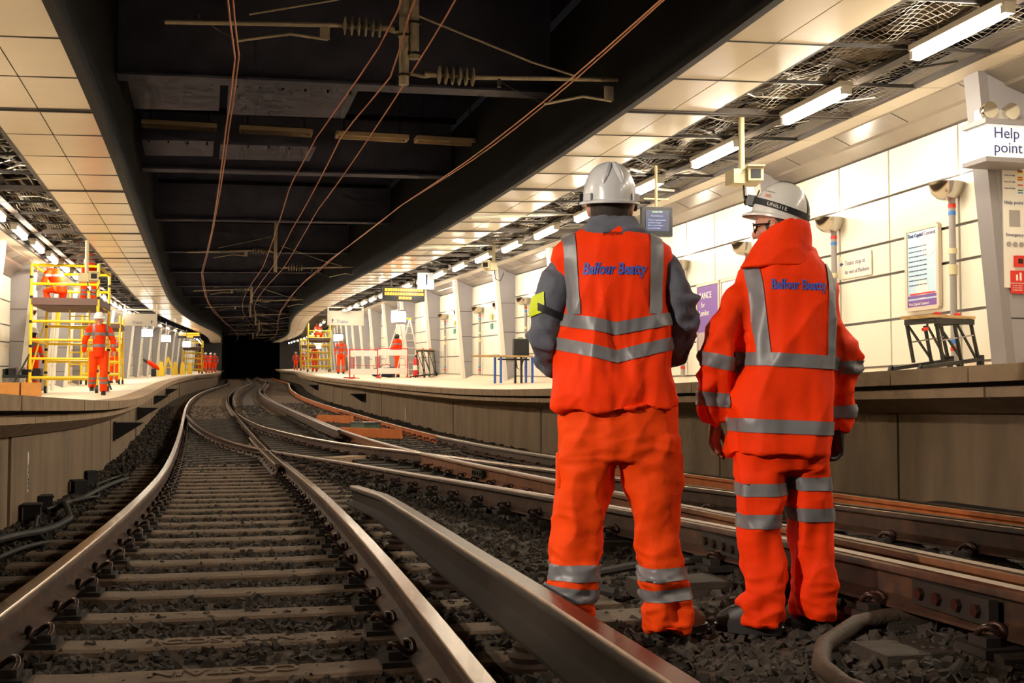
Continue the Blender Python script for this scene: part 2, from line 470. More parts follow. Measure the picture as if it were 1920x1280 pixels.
# ---- tunnel beyond the platforms
b = MB(); b.sweep([(-1.9, -.2), (-1.9, 6.0), (5.4, 6.0), (5.4, -.2)], [SEND, 150], None, False, False)
b.add([W(150, -3, -1), W(150, 7, -1), W(150, 7, 8), W(150, -3, 8)], [(0, 1, 2, 3)])
struct(b.build('wall_tunnel', M_deckd), 'black mouth of the running tunnel')
b = MB(); b.add([W(SEND, -1.7, -.3), W(SEND, -6, -.3), W(SEND, -6, 7), W(SEND, -1.7, 7)], [(0, 1, 2, 3)]); b.add([WR(SEND, 1.6, -.3), WR(SEND, 6, -.3), WR(SEND, 6, 7), WR(SEND, 1.6, 7)], [(0, 1, 2, 3)])
struct(b.build('wall_end', M_greyd), 'end walls of the platforms at the tunnel')
b = MB(); b.add([W(-6, -6, -1), W(-6, 9.5, -1), W(-6, 9.5, 7), W(-6, -6, 7)], [(0, 1, 2, 3)])
struct(b.build('wall_back', M_deckd), 'dark station end behind the photographer')
# ================================================================== rails
def rail_mat():
    m = bpy.data.materials.new('rail_steel'); m.use_nodes = True; nt = m.node_tree; bs = nt.nodes['Principled BSDF']
    tc = nt.nodes.new('ShaderNodeTexCoord'); n = nt.nodes.new('ShaderNodeTexNoise'); n.inputs['Scale'].default_value = 9; n.inputs['Detail'].default_value = 5
    nt.links.new(tc.outputs['Object'], n.inputs['Vector'])
    r = nt.nodes.new('ShaderNodeValToRGB'); r.color_ramp.elements[0].position = .3; r.color_ramp.elements[1].position = .7
    r.color_ramp.elements[0].color = (*lin((40, 28, 21)), 1); r.color_ramp.elements[1].color = (*lin((88, 56, 36)), 1)
    nt.links.new(n.outputs['Fac'], r.inputs[0]); nt.links.new(r.outputs[0], bs.inputs['Base Color'])
    bs.inputs['Roughness'].default_value = .62; return m
M_rail = rail_mat()
M_railtop = mat('polished_rail_head', (165, 140, 118), .24, 1., var=.25, scale=30.)
M_railworn = mat('dull_rail_head', (118, 92, 72), .38, .9, var=.3, scale=16.)
M_orangerust = mat('fresh_rust', (190, 102, 40), .75, var=.3, scale=10.)
M_sleeper = mat('concrete_sleeper', (112, 92, 74), .85, var=.35, scale=7., bump=.35, bscale=50)
M_timber = mat('timber_bearer', (66, 55, 44), .85, var=.45, scale=6., bump=.5, bscale=30, stretch=(1, 8, 8))
M_clip = mat('spring_clip', (74, 50, 40), .42, .55, var=.3, scale=30.)
M_plate = mat('rail_baseplate', (52, 44, 38), .75, .2, var=.3, scale=14.)
M_insul = mat('brown_insulator', (66, 52, 44), .35)
# cross-section of a flat-bottomed rail, h measured from the rail head
RP = [(-.036, -.010), (-.028, 0), (.028, 0), (.036, -.010), (.036, -.035), (.010, -.048), (.009, -.120), (.070, -.146), (.070, -.158), (-.070, -.158), (-.070, -.146), (-.009, -.120), (-.010, -.048), (-.036, -.035)]
def rail(name, label, offs, s0, s1, step, top=M_railtop, lift=0., side=M_rail, group=None, k=1., tail=0.):
    """offs(s) gives the offset of the rail; the head and the foot share one mesh"""
    ss = []; s = s0
    while s < s1: ss.append(s); s += step*(1+max(0, s-10)/25)
    ss.append(s1)
    b = MB(); rings = []
    for q in ss:
        of = offs(q); h = hr(q, of)+lift
        if tail and q > s1-tail: h -= .07*((q-(s1-tail))/tail)
        rings.append([W(q, of+x*k, h+z*k) for x, z in RP])
    b.loft(rings)
    n = len(RP); b.m = []
    for i in range(len(ss)-1):
        for j in range(n): b.m.append(1 if j in (0, 1, 2) else 0)
    b.m += [0, 0]
    o = b.build(name, [side, top], None, True, origin=W(s0, offs(s0), 0))
    return tag(o, label, 'rail', group)
g = .7525
rail('running_rail', 'polished left rail of the nearest track, curving past the left platform', lambda s: -g, 1.2, 140, .5)
rail('running_rail', 'bright polished right rail of the nearest track beside the conductor rail', lambda s: g, 1.2, 140, .5)
rail('running_rail', 'right-hand track rail closest to the right platform wall, rusty orange web', lambda s: T(s)+g, 2.0, 140, .5, side=M_orangerust)
rail('running_rail', 'left rail of the right-hand track, meeting the crossover rail at the crossing', lambda s: T(s)-g, 2.0, 140, .5, M_railworn, side=mat('old_rust', (132, 78, 40), .7, var=.4, scale=8.))
D1 = np.array([(1.5, 2.60), (3.2, 2.55), (4.4, 2.50), (6.0, 2.40), (7.8, 2.22), (10.9, 1.89), (15.2, 1.42), (17.2, 1.10), (19.2, .77), (20.6, .50), (22.8, .17), (26.4, -.20), (30.8, -.50), (35.9, -.69)])
D2 = np.array([(2.5, 4.02), (5.0, 3.86), (6.6, 3.68), (8.6, 3.45), (10.8, 3.16), (12.2, 3.0), (13.5, 2.85), (14.8, 2.68), (16.4, 2.47), (17.6, 2.27), (20, 1.95), (22.6, 1.64), (28, 1.11), (32, .92), (37.3, .80)])
def smooth_curve(A):
    x = np.linspace(A[0, 0], A[-1, 0], 300); y = np.interp(x, A[:, 0], A[:, 1])
    kern = np.hanning(41); kern /= kern.sum(); yp = np.pad(y, 20, mode='reflect', reflect_type='odd'); ys = np.convolve(yp, kern, 'valid')
    return lambda s: float(np.interp(s, x, ys))
fD1, fD2 = smooth_curve(D1), smooth_curve(D2)
rail('crossover_rail', 'worn crossover rail running behind the two men towards the left track', fD1, 1.6, 35.8, .5, M_railworn)
rail('crossover_rail', 'crossover rail between the rails of the right-hand track, silver head', fD2, 2.6, 37.2, .5)
# wing and check rails at the crossings
rail('check_rail', 'short check rail lying along the left track behind the crossing', lambda s: g-.11, 15.6, 24.0, .6, M_railworn, -.005)
rail('check_rail', 'short check rail inside the far right-hand track rail', lambda s: T(s)+g-.085, 12.5, 21.5, .6, M_railworn, -.005)
# conductor rails on pots
fC = lambda s: 1.07+.03*max(0, 5-s)/3
rail('conductor_rail', 'heavy conductor rail crossing the foreground, ending in a ramp', fC, 1.0, 10.6, .3, M_railworn, .085, k=1.08, tail=2.2, side=mat('conductor_web', (60, 50, 42), .5, .3, var=.3, scale=8.))
rail('conductor_rail', 'distant conductor rail beside the left track beyond the switch', lambda s: 1.0+.0035*max(0, s-43), 43.5, 140, 1., M_railworn, .085)
rail('conductor_rail', 'conductor rail left of the right-hand track, ending at the crossover', lambda s: 2.24, 22.6, 140, .8, M_railworn, .085)

# ---- spring clip, baseplate shapes shared by every sleeper
def clip_mesh():
    b = MB(); pts = []
    for t in np.linspace(-.25*PI, 1.35*PI, 14): pts.append((.045*math.cos(t)*1.0, .040*math.sin(t), .030+.018*math.sin(t*2)))
    pts += [(-.03, -.07, .012)]
    b.tube(pts, .0105, 6); return b.mesh('rail_clip', M_clip, 'full')
ME_clip = clip_mesh()
b = MB(); b.box((0, 0, -.012), (.34, .17, .026)); b.box((.12, 0, .012), (.05, .10, .035)); b.box((-.12, 0, .012), (.05, .10, .035)); ME_plate = b.mesh('baseplate', M_plate)
def sleeper_mesh(L, m, w=.21, top=0., dep=.16, x0=None):
    b = MB(); x0 = -L/2 if x0 is None else x0
    n = 6; rings = []
    for i in range(n+1):
        x = x0+L*i/n; dz = -.012 if i in (2, 3, 4) and m is M_sleeper else 0
        rings.append([(x, -w/2, top+dz-.01), (x, -w/2+.02, top+dz), (x, w/2-.02, top+dz), (x, w/2, top+dz-.01), (x, w/2+.03, top-dep), (x, -w/2-.03, top-dep)])
    b.loft([[Vector(p) for p in r] for r in rings]); return b.mesh('sleeper', m)
def put(name, me, parent, s, off, h, base_s, base_off, base_h, rz=0.):
    """child in the sleeper's frame"""
    o = link(name, me, parent); o.location = (off-base_off, s-base_s, h-base_h); 
    if rz: o.rotation_euler = (0, 0, rz)
    return o
ME_sl = sleeper_mesh(2.5, M_sleeper)
ME_slL = sleeper_mesh(2.95, M_sleeper, x0=-1.25)
random.seed(11)
SL_TOP = -.172
s = 1.55; i = 0
LBL = 'brown concrete sleeper under the nearest track'
while s < 18.6:
    me = ME_slL if i % 4 == 2 and s < 11 else ME_sl
    o = link('sleeper', me, None, W(s, 0, SL_TOP+random.uniform(-.006, .004)), psi(s)+random.uniform(-.012, .012))
    tag(o, LBL, 'sleeper', 'concrete sleepers of the nearest track')
    for x in (-g, g):
        link('rail_seat', ME_plate, o, (x, 0, .012))
        for sd in (-1, 1):
            c = link('rail_clip', ME_clip, o, (x+sd*.095, 0, .02)); c.rotation_euler = (0, 0, 0 if sd > 0 else PI)
    s += .63; i += 1
# long bearers of the crossover (both tracks) and plain sleepers beyond
s0 = s
bl = MB()
far_s = []
nb = 0
while s < 60:
    if s < 37:
        L = 5.95 if s > 19 else 2.6
        me_name = 'bearer'
        if nb == 0: ME_bearer = sleeper_mesh(6.0, M_timber, .26, x0=-1.25); nb = 1
        o = link('bearer', ME_bearer, None, W(s, 0, SL_TOP+.012), psi(s)+random.uniform(-.01, .01)); o.rotation_euler[1] = -.033
        tag(o, 'long timber bearer under the crossover between the platforms', 'sleeper', 'timber bearers of the crossover')
        for x in (-g, fD1(s), fD2(s), g, T(s)-g, T(s)+g):
            for sd in (-1, 1):
                c = link('rail_clip', ME_clip, o, (x+sd*.095, 0, .02)); c.rotation_euler = (0, 0, 0 if sd > 0 else PI)
    else:
        for x0_, lb in ((0, 'sleeper under the left track far beyond the crossover'), (T(s), 'sleeper under the right-hand track far beyond the crossover')):
            o = link('sleeper', ME_sl, None, W(s, x0_, SL_TOP+hr(s, x0_)), psi(s)); tag(o, lb, 'sleeper', lb.replace('sleeper', 'sleepers', 1))
    s += .66
for q in srange(60, 136, .72):
    for x0_ in (0, T(q)):
        bl.sweep([(x0_-1.25, SL_TOP+hr(q, x0_)), (x0_+1.25, SL_TOP+hr(q, x0_)), (x0_+1.25, SL_TOP-.1), (x0_-1.25, SL_TOP-.1)], [q-.11, q+.11])
stuff(bl.build('sleepers_far', M_sleeper), 'rows of distant sleepers running to the tunnel', 'sleepers')
# bearers on the right, behind and under the men
s = 2.6; i = 0
ME_tb = sleeper_mesh(2.95, M_timber, .27, x0=.12)
while s < 18.4:
    bo = 2.28 if s < 6.2 else (1.98 if s < 12 else 1.75)
    h = hr(s, 2.6)-.185
    o = link('bearer', ME_tb, None, W(s, bo, h), psi(s)+random.uniform(-.015, .015))
    tag(o, 'timber bearer under the right-hand track, half buried in ballast', 'sleeper', 'timber bearers of the right-hand track')
    for x, sid in ((fD1(s), 1), (fD2(s), 1), (T(s)-g, 1), (T(s)+g, 1)):
        link('rail_seat', ME_plate, o, (x-bo, 0, .008))
        for sd in (-1, 1):
            c = link('rail_clip', ME_clip, o, (x-bo+sd*.095, 0, .022)); c.rotation_euler = (0, 0, 0 if sd > 0 else PI)
    s += .68; i += 1
# conductor rail pots
for s in (2.0, 3.9, 5.8, 7.6, 9.4):
    b = MB(); b.lathe([(.09, 0), (.09, .02), (.065, .03), (.075, .05), (.05, .065), (.06, .085), (.035, .10), (.035, .115)], n=14)
    b.box((0, 0, .09), (.018, .018, .10)); 
    o = b.build('insulator_pot', M_insul, None, True, loc=W(s, fC(s), SL_TOP-.012)); tag(o, 'brown insulator pot under the foreground conductor rail', 'insulator', 'conductor rail insulator pots')
# ballast stones
def stones(n, smin, smax, omin, omax, size, seed):
    rs = np.random.RandomState(seed)
    base = np.array([(x, y, z) for z in (-1, 1) for y in (-1, 1) for x in (-1, 1)], float)
    F8 = [(0, 2, 3, 1), (4, 5, 7, 6), (0, 1, 5, 4), (2, 6, 7, 3), (0, 4, 6, 2), (1, 3, 7, 5)]
    V = np.empty((n, 8, 3)); 
    u = rs.rand(n); ss = smin*(smax/smin)**u; of = omin+(omax-omin)*rs.rand(n)
    sz = size*(.5+rs.rand(n)**2*1.1)
    C = np.empty((n, 3))
    for i in range(n):
        C[i] = W(ss[i], of[i], np.interp(of[i], GX, GH))
    for i in range(n):
        q = base*(.35+.65*rs.rand(8, 3))*np.array([1.1, .85, .6])*sz[i]
        A = rs.randn(3, 3); Qm, _ = np.linalg.qr(A); V[i] = q@Qm
    V += C[:, None, :]+np.array([0, 0, .3])*sz[:, None, None]
    me = bpy.data.meshes.new('ballast_stones'); 
    faces = (np.arange(n)[:, None, None]*8+np.array(F8)[None]).reshape(-1, 4)
    me.from_pydata(V.reshape(-1, 3).tolist(), [], faces.tolist()); return me
M_stone = mat('ballast_stone', (76, 66, 57), .9, var=.7, scale=9.)
me = stones(46000, 1.7, 20, -1.75, 4.9, .0195, 5); me.materials.append(M_stone)
me2 = stones(14000, 18, 48, -1.7, 4.9, .034, 9); me2.materials.append(M_stone)
stuff(link('ballast_stones', me2), 'coarser ballast spread along the crossover further away', 'ballast')
stuff(link('ballast_stones', me), 'loose grey crushed stone ballast around the tracks', 'ballast')
# ================================================================== fluorescent fittings
def fitting_parts(root):
    b = MB(); b.box((0, 0, .055), (.13, 1.34, .05)); b.hexa([Vector(p) for p in [(-.04, -.66, 0), (.04, -.66, 0), (-.04, .66, 0), (.04, .66, 0), (-.065, -.67, .03), (.065, -.67, .03), (-.065, .67, .03), (.065, .67, .03)]]); b.build('housing', M_alu, root)
    b = MB(); b.box((0, -.65, -.005), (.10, .05, .09)); b.build('end_cap', M_white, root)
    b = MB(); b.box((0, .65, -.005), (.10, .05, .09)); b.build('end_cap', M_white, root)
    b = MB(); b.tube([(0, -.625, -.025), (0, .625, -.025)], .045, 6, False); b.build('tube', M_tube, root, True)
    for y in (-.3, .3):
        b = MB(); b.tube([(0, y, .08), (.0, y, .5)], .008, 5); b.build('hanger', M_steel, root)
ROW = ['nearest', 'second', 'third', 'fourth', 'fifth', 'sixth', 'seventh', 'eighth', 'ninth', 'tenth', 'eleventh', 'twelfth', 'thirteenth', 'fourteenth']
def light_row(side, s0, n0, fn, o, h):
    first = None; k = 0; s = s0
    while s < 132:
        d = 2.4 if s < 60 else 4.8
        loc = fn(s, o, h); 
        lab = ('%s lit fluorescent fitting from the camera over the %s platform' % (ROW[k], side)) if k < len(ROW) else 'distant lit fluorescent fitting over the %s platform' % side
        grp = 'fluorescent fittings over the %s platform' % side if k < len(ROW) else 'distant fluorescent fittings over the %s platform' % side
        if first is None:
            first = thing('fluorescent_light', lab, 'light', loc, psi(s), grp); fitting_parts(first)
        else: dup(first, loc, psi(s), lab, grp)
        s += d; k += 1
light_row('right', 8.58, 0, WR, 2.52, 3.90)
light_row('left', 21.9, 0, W, -3.45, 3.72)
# fittings further back over the near end of both platforms, out of view
for s in (-1., 1.4, 3.8, 6.2):
    o = thing('fluorescent_light', 'lit fluorescent fitting over the right platform behind the view', 'light', WR(s, 2.52, 3.90), psi(s), 'fittings outside the view'); fitting_parts(o)
for s in (2., 6.8, 11.6, 16.4, 19.4):
    o = thing('fluorescent_light', 'lit fluorescent fitting over the left platform outside the view', 'light', W(s, -3.45, 3.72), psi(s), 'fittings outside the view'); fitting_parts(o)
# ================================================================== people
from mathutils import noise as mnoise
M_orange = mat('hi_vis_orange', (255, 60, 4), .7, spec=.15, var=.10, scale=7., bump=.10, bscale=300)
M_orange2 = mat('hi_vis_orange_trousers', (250, 74, 10), .7, spec=.15, var=.10, scale=7., bump=.10, bscale=300)
M_fleece = mat('grey_fleece', (98, 100, 112), .9, var=.15, scale=10., bump=.25, bscale=220)
M_refl = mat('reflective_tape', (128, 126, 130), .45, .1, var=.10, scale=14.)
M_skin = mat('skin', (198, 138, 112), .5, var=.12, scale=8.)
M_skind = mat('weathered_hand', (150, 104, 88), .5, var=.3, scale=18.)
M_hair = mat('short_hair', (60, 50, 44), .8, var=.3, scale=60.)
M_helmet = mat('white_helmet', (205, 205, 208), .28, var=.06, scale=6., coat=.3)
M_helmetw = mat('bright_helmet', (226, 222, 216), .26, coat=.4)
M_boot = mat('black_boot', (34, 30, 29), .5, var=.3, scale=12.)
M_bootb = mat('brown_boot', (120, 82, 58), .7, var=.3, scale=14.)
M_logo = mat('blue_print', (58, 92, 190), .6)
M_navy = mat('dark_strap', (20, 20, 24), .6)
M_yel = mat('yellow_armband', (206, 222, 20), .5)
M_glass = mat('amber_lens', (150, 112, 66), .12)
M_helmblue = mat('blue_helmet', (40, 84, 190), .3)

def remesh(mb, vox, it=6, fac=.5, name='garment'):
    me = mb.mesh(name, [])
    o = bpy.data.objects.new(name, me)
    r = o.modifiers.new('r', 'REMESH'); r.mode = 'VOXEL'; r.voxel_size = vox
    if it:
        q = o.modifiers.new('s', 'SMOOTH'); q.factor = fac; q.iterations = it
    out = to_mesh(o); bpy.data.meshes.remove(me)
    out.polygons.foreach_set('use_smooth', [True]*len(out.polygons)); return out
def co_no(me):
    n = len(me.vertices); c = np.empty(n*3); me.vertices.foreach_get('co', c); k = np.empty(n*3); me.vertices.foreach_get('normal', k)
    return c.reshape(-1, 3), k.reshape(-1, 3)
def set_co(me, c): me.vertices.foreach_set('co', c.ravel()); me.update()
def wrinkle(me, amp, fr, seed=0., mask=None, sharp=1.0):
    c, n = co_no(me); d = np.empty(len(c)); F = Vector(fr); sd = Vector((seed, seed*1.7, -seed))
    for i in range(len(c)):
        p = c[i]; q = Vector((p[0]*F.x, p[1]*F.y, p[2]*F.z))+sd
        w = mnoise.noise(q*.5)*.8
        a = mnoise.noise(q+Vector((w, -w, w))); r1 = 1-abs(a)*2.2
        d[i] = r1*.65+mnoise.noise(q*2.3)*.35-.35
    if mask is not None: d *= mask(c)
    set_co(me, c+n*(d*amp)[:, None])
def cut(me, planes, off=.004, name='reflective_band', m=None):
    """piece of a garment surface kept inside the planes (point, outward normal), lifted off it"""
    bm = bmesh.new(); bm.from_mesh(me)
    for p, no in planes:
        ge = bm.verts[:]+bm.edges[:]+bm.faces[:]
        if not bm.faces: break
        bmesh.ops.bisect_plane(bm, geom=ge, plane_co=Vector(p), plane_no=Vector(no), clear_outer=True)
    bm.normal_update()
    mv = [(v, v.normal.copy()) for v in bm.verts]
    for v, n in mv: v.co += n*off
    out = bpy.data.meshes.new(name); bm.to_mesh(out); bm.free()
    out.materials.append(m or M_refl); out.polygons.foreach_set('use_smooth', [True]*len(out.polygons)); return out
def ring(cx, z, hw, hd, cy=0., n=28, e=.85, zf=None):
    o = []
    for k in range(n):
        a = 2*PI*k/n; ca, sa = math.cos(a), math.sin(a)
        x = cx+hw*math.copysign(abs(ca)**e, ca); y = cy+hd*math.copysign(abs(sa)**e, sa)
        o.append(Vector((x, y, z+(zf(x, y) if zf else 0))))
    return o
def wrap_text(txt, width, me_target, cx, z, m, parent, shear=0., bold=.002, squash=1., side=-1, name='lettering', off=.003, rotc=0.):
    """lettering laid on the back of a garment: letters drawn flat, then dropped onto the cloth"""
    me = text_mesh(txt, .1, 0, shear, bold, 'CENTER')
    bm = bmesh.new(); bm.from_mesh(me)
    bmesh.ops.triangulate(bm, faces=bm.faces)
    for _ in range(3):
        long_e = [e for e in bm.edges if e.calc_length() > .012]
        if not long_e: break
        bmesh.ops.subdivide_edges(bm, edges=long_e, cuts=1); bmesh.ops.triangulate(bm, faces=bm.faces)
    xs = [v.co.x for v in bm.verts]; k = width/(max(xs)-min(xs)); x0 = (max(xs)+min(xs))/2
    from mathutils.bvhtree import BVHTree
    tb = bmesh.new(); tb.from_mesh(me_target); bvh = BVHTree.FromBMesh(tb); tb.free()
    for v in bm.verts:
        X = cx+(v.co.x-x0)*k; Z = z+(v.co.y-.033)*k*squash+(X-cx)*rotc
        h = bvh.ray_cast(Vector((X, -2, Z)), Vector((0, 1, 0)))
        v.co = Vector((X, (h[0].y if h[0] else 0)-off, Z))
    bm.to_mesh(me); bm.free(); me.materials.clear(); me.materials.append(m)
    return link(name, me, parent)
def helmet_mesh(hw, hd, ht, peak=.0, ridges=True, brim=.012):
    """shell of a safety helmet, wearer facing +y"""
    b = MB(); n = 32; rings = []
    for j in range(9):
        a = PI/2*j/8; rr = math.cos(a)**.82 if j < 8 else .02; zz = math.sin(a)
        rings.append([Vector((hw*rr*math.cos(2*PI*k/n), hd*rr*math.sin(2*PI*k/n), ht*zz)) for k in range(n)])
    lo = []
    for (f, z) in ((1.0+brim/hw, -.012), (1.0+brim/hw, -.004), (1.0, .002)):
        lo.append([Vector(((hw*f)*math.cos(2*PI*k/n), (hd*f)*math.sin(2*PI*k/n)+(peak*max(0, math.sin(2*PI*k/n))**3 if f > 1 else 0), z-(.012*max(0, math.sin(2*PI*k/n))**2 if f > 1 else 0))) for k in range(n)])
    inner = [[Vector((q.x*.93, q.y*.93, q.z+.0)) for q in lo[0]]]
    b.loft(inner+lo+rings)
    if ridges:
        for az in (-.42, .42):
            pts = []
            for t in np.linspace(.42, 1.25, 8):
                aa = -PI/2+az*(1.15-t*.55)
                rr = math.cos(t)**.82
                pts.append((hw*rr*math.cos(aa), hd*rr*math.sin(aa), ht*math.sin(t)))
            b.tube(pts, [.004, .009, .012, .013, .013, .013, .012, .006], 8)
        for sx in (-1, 1): b.box((sx*hw*.82, -hd*.60, .012), (.03, .03, .028), Matrix.Rotation(-sx*.9, 3, 'Z'))
    return b
def limb(b, pts, r, n=12): b.tube(pts, r, n); return b
def hand(b, wrist, down, side, palm_n, sc=1., curl=.6):
    """wrist point, unit vector along the hand, unit vector to the thumb side; five separate fingers"""
    w = Vector(wrist); d = Vector(down).normalized(); t = Vector(side).normalized(); t = (t-d*t.dot(d)).normalized(); nrm = Vector(palm_n).normalized()
    pr = []
    for f in (0, .35, .7, 1.0):
        hwid = (.028+.014*min(1, f*1.6))*sc; hth = (.020-.006*f)*sc; c = w+d*(.088*f*sc)
        pr.append([c+t*(hwid*math.cos(2*PI*k/12))+nrm*(hth*math.sin(2*PI*k/12)) for k in range(12)])
    b.loft(pr)
    for i, (x, L) in enumerate(((.030, .070), (.010, .080), (-.011, .074), (-.031, .058))):
        base = w+d*(.080*sc)+t*(x*sc); p = [base]; ang = .15
        for sgm in (.42, .33, .25):
            ang += curl*(.55+.12*i); dirn = d*math.cos(ang)+nrm*math.sin(ang); p.append(p[-1]+dirn*(L*sgm*sc))
        b.tube(p, [.0098*sc, .0092*sc, .0085*sc, .0062*sc], 8)
    base = w+d*(.022*sc)+t*(.026*sc); p = [base, base+(t*.8+d*.75).normalized()*(.034*sc), base+(t*.8+d*.75).normalized()*(.034*sc)+(d*.95+t*.25+nrm*.25).normalized()*(.030*sc)]
    p.append(p[-1]+(d*.9+nrm*.45).normalized()*(.022*sc)); b.tube(p, [.013*sc, .0115*sc, .0105*sc, .007*sc], 8)
    return b
def head_mesh(vox=.006, ear=True):
    """head facing +y, origin at the middle of the head"""
    b = MB()
    b.sphere((0, -.005, .015), .1, 20, 14, (.76, .96, 1.10)); b.sphere((0, .025, -.055), .07, 16, 10, (.84, .92, .98))
    b.sphere((0, .055, -.092), .03, 12, 8, (1.15, .9, .85))                                       # chin
    b.tube([(0, .083, .018), (0, .105, -.018), (0, .100, -.034)], [.010, .015, .012], 10)       # nose
    b.tube([(-.052, .070, .028), (0, .088, .030), (.052, .070, .028)], [.012, .015, .012], 8)    # brow
    b.tube([(-.026, .080, -.062), (0, .090, -.060), (.026, .080, -.062)], [.006, .009, .006], 8)   # lips
    for sx in (-1, 1):
        b.sphere((sx*.031, .072, .008), .014, 10, 8)
        b.sphere((sx*.042, .060, -.02), .028, 10, 8, (.9, .8, .8))
        if ear: b.sphere((sx*.079, -.008, -.008), .032, 12, 10, (.36, .62, 1.05))
    b.tube([(0, -.015, -.07), (0, -.025, -.19)], [.058, .062], 14)
    return remesh(b, vox, 5)

# ---------------------------------------------------------------- the two men in the foreground
def man_left():
    S = 504.; X = lambda p: (p-1160)/S; Z = lambda p: (1192-p)/S
    root = thing('person', 'man in orange vest over grey fleece, hands in front, back to camera', 'person', (.3965, 4.408, -.015), 0)
    # trousers
    b = MB()
    b.loft([ring(X((l+r)/2), Z(p), (r-l)/2/S, d) for p, l, r, d in ((735, 1052, 1262, .13), (762, 1042, 1271, .14), (800, 1043, 1273, .142), (840, 1045, 1276, .138), (862, 1052, 1270, .12))])
    b.loft([ring(X((l+r)/2), Z(p), (r-l)/2/S, d, cy) for p, l, r, d, cy in ((820, 1046, 1158, .125, 0), (860, 1046, 1156, .12, 0), (900, 1045, 1150, .115, 0), (950, 1039, 1139, .105, .005), (1000, 1036, 1132, .10, .01), (1050, 1031, 1124, .10, 0), (1090, 1029, 1119, .098, -.01), (1125, 1034, 1114, .09, -.01), (1160, 1040, 1110, .088, -.005), (1184, 1040, 1110, .092, 0))])
    b.loft([ring(X((l+r)/2), Z(p), (r-l)/2/S, d, cy) for p, l, r, d, cy in ((820, 1158, 1275, .125, 0), (860, 1160, 1277, .12, 0), (900, 1168, 1280, .115, 0), (950, 1180, 1275, .105, .005), (1000, 1190, 1272, .10, .01), (1050, 1196, 1279, .10, 0), (1090, 1200, 1285, .098, -.01), (1125, 1206, 1290, .09, -.01), (1160, 1210, 1291, .09, -.005), (1184, 1213, 1288, .094, 0))])
    tr = remesh(b, .0075, 4)
    wrinkle(tr, .028, (8, 8, 5.0), 3.1, lambda c: np.clip(1.25-c[:, 2]*.8, .35, 1.25))
    wrinkle(tr, .024, (7, 7, 15), 8.4, lambda c: np.clip((.34-c[:, 2])*4, 0, 1)+.25)
    tr.materials.append(M_orange2)
    t = link('trousers', tr, root)
    def hb(x0, x1, pl, ph, dpl=0, me=tr, nm='reflective_band', par=t, off=.005):
        m_ = (x0+x1)/2; sl = dpl/(x1-x0)
        return link(nm, cut(me, [((X(x0), 0, 0), (-1, 0, 0)), ((X(x1), 0, 0), (1, 0, 0)), ((X(m_), 0, Z(pl)), (sl, 0, 1)), ((X(m_), 0, Z(ph)), (-sl, 0, -1))], off), par)
    hb(1000, 1158, 1055, 1084, 4); hb(1000, 1158, 1096, 1122, 16); hb(1160, 1320, 1060, 1084, -3); hb(1160, 1320, 1098, 1122, -10)
    # thigh pockets and back seam
    for xx, sg in ((1049, -1), (1274, 1)):
        b = MB(); b.hexa([Vector((X(xx)+sx*.012, sy*.055, Z(p))) for p in (915, 850) for sy in (-1, 1) for sx in (-1, 1)]); q = remesh(b, .006, 6); q.materials.append(M_orange2); link('cargo_pocket', q, t)
    # boots
    for xx, rz, m_ in ((1075, .5, M_bootb), (1252, -.9, M_bootb)):
        b = MB(); b.tube([(0, 0, .15), (0, 0, .06)], [.05, .052], 12); b.loft([ring(0, z, .048, .125, .07, 20, .8) for z in (.0, .05)]+[ring(0, .085, .042, .10, .05, 20, .8), ring(0, .12, .035, .05, 0, 20)])
        q = remesh(b, .007, 4); q.materials.append(m_); o = link('boot', q, root, (X(xx), .02, .005), rz)
        b = MB(); b.loft([ring(0, z, .054, .135, .07, 20, .8) for z in (-.004, .022)]); o2 = b.build('sole', M_boot, o, True)
    # fleece: body and sleeves
    b = MB()
    b.loft([ring(X((l+r)/2), Z(p), (r-l)/2/S, d) for p, l, r, d in ((418, 1112, 1188, .070), (440, 1088, 1212, .072), (470, 1072, 1228, .08), (540, 1072, 1235, .085), (660, 1075, 1230, .09), (740, 1075, 1230, .09))])
    for pts, r in ((((1072, 498, 0), (1050, 528, -.01), (1031, 578, -.02), (1024, 632, 0), (1038, 676, .12), (1075, 690, .22)), (.062, .072, .070, .074, .064, .052)),
                   (((1236, 488, 0), (1260, 520, -.01), (1276, 566, -.02), (1280, 612, 0), (1262, 664, .12), (1220, 685, .22)), (.062, .072, .072, .072, .064, .052))):
        b.tube([(X(px), y, Z(pz)) for px, pz, y in pts], list(r), 14)
    fl = remesh(b, .008, 7); wrinkle(fl, .030, (8, 8, 12), 5.2, lambda c: np.clip((np.abs(c[:, 0]+.02)-.15)*8, 0, 1)*(1-.85*np.exp(-((c[:, 2]-Z(572))/.09)**2)*(c[:, 0] < 0)))
    fl.materials.append(M_fleece); f = link('fleece', fl, root)
    # collar
    b = MB(); b.loft([ring(X(cx), Z(p), hw/S, d, cy) for p, cx, hw, d, cy in ((446, 1152, 84, .105, -.005), (430, 1152, 66, .095, -.005), (414, 1152, 50, .085, 0), (402, 1152, 42, .078, 0), (404, 1152, 36, .068, 0), (432, 1152, 36, .068, 0))])
    q = remesh(b, .006, 4); wrinkle(q, .010, (10, 10, 22), 2.2); q.materials.append(M_fleece); link('collar', q, f)
    # vest
    b = MB(); hem = lambda x, y: -.022*(1-min(1, abs(x)/.22)**2)+.022*x
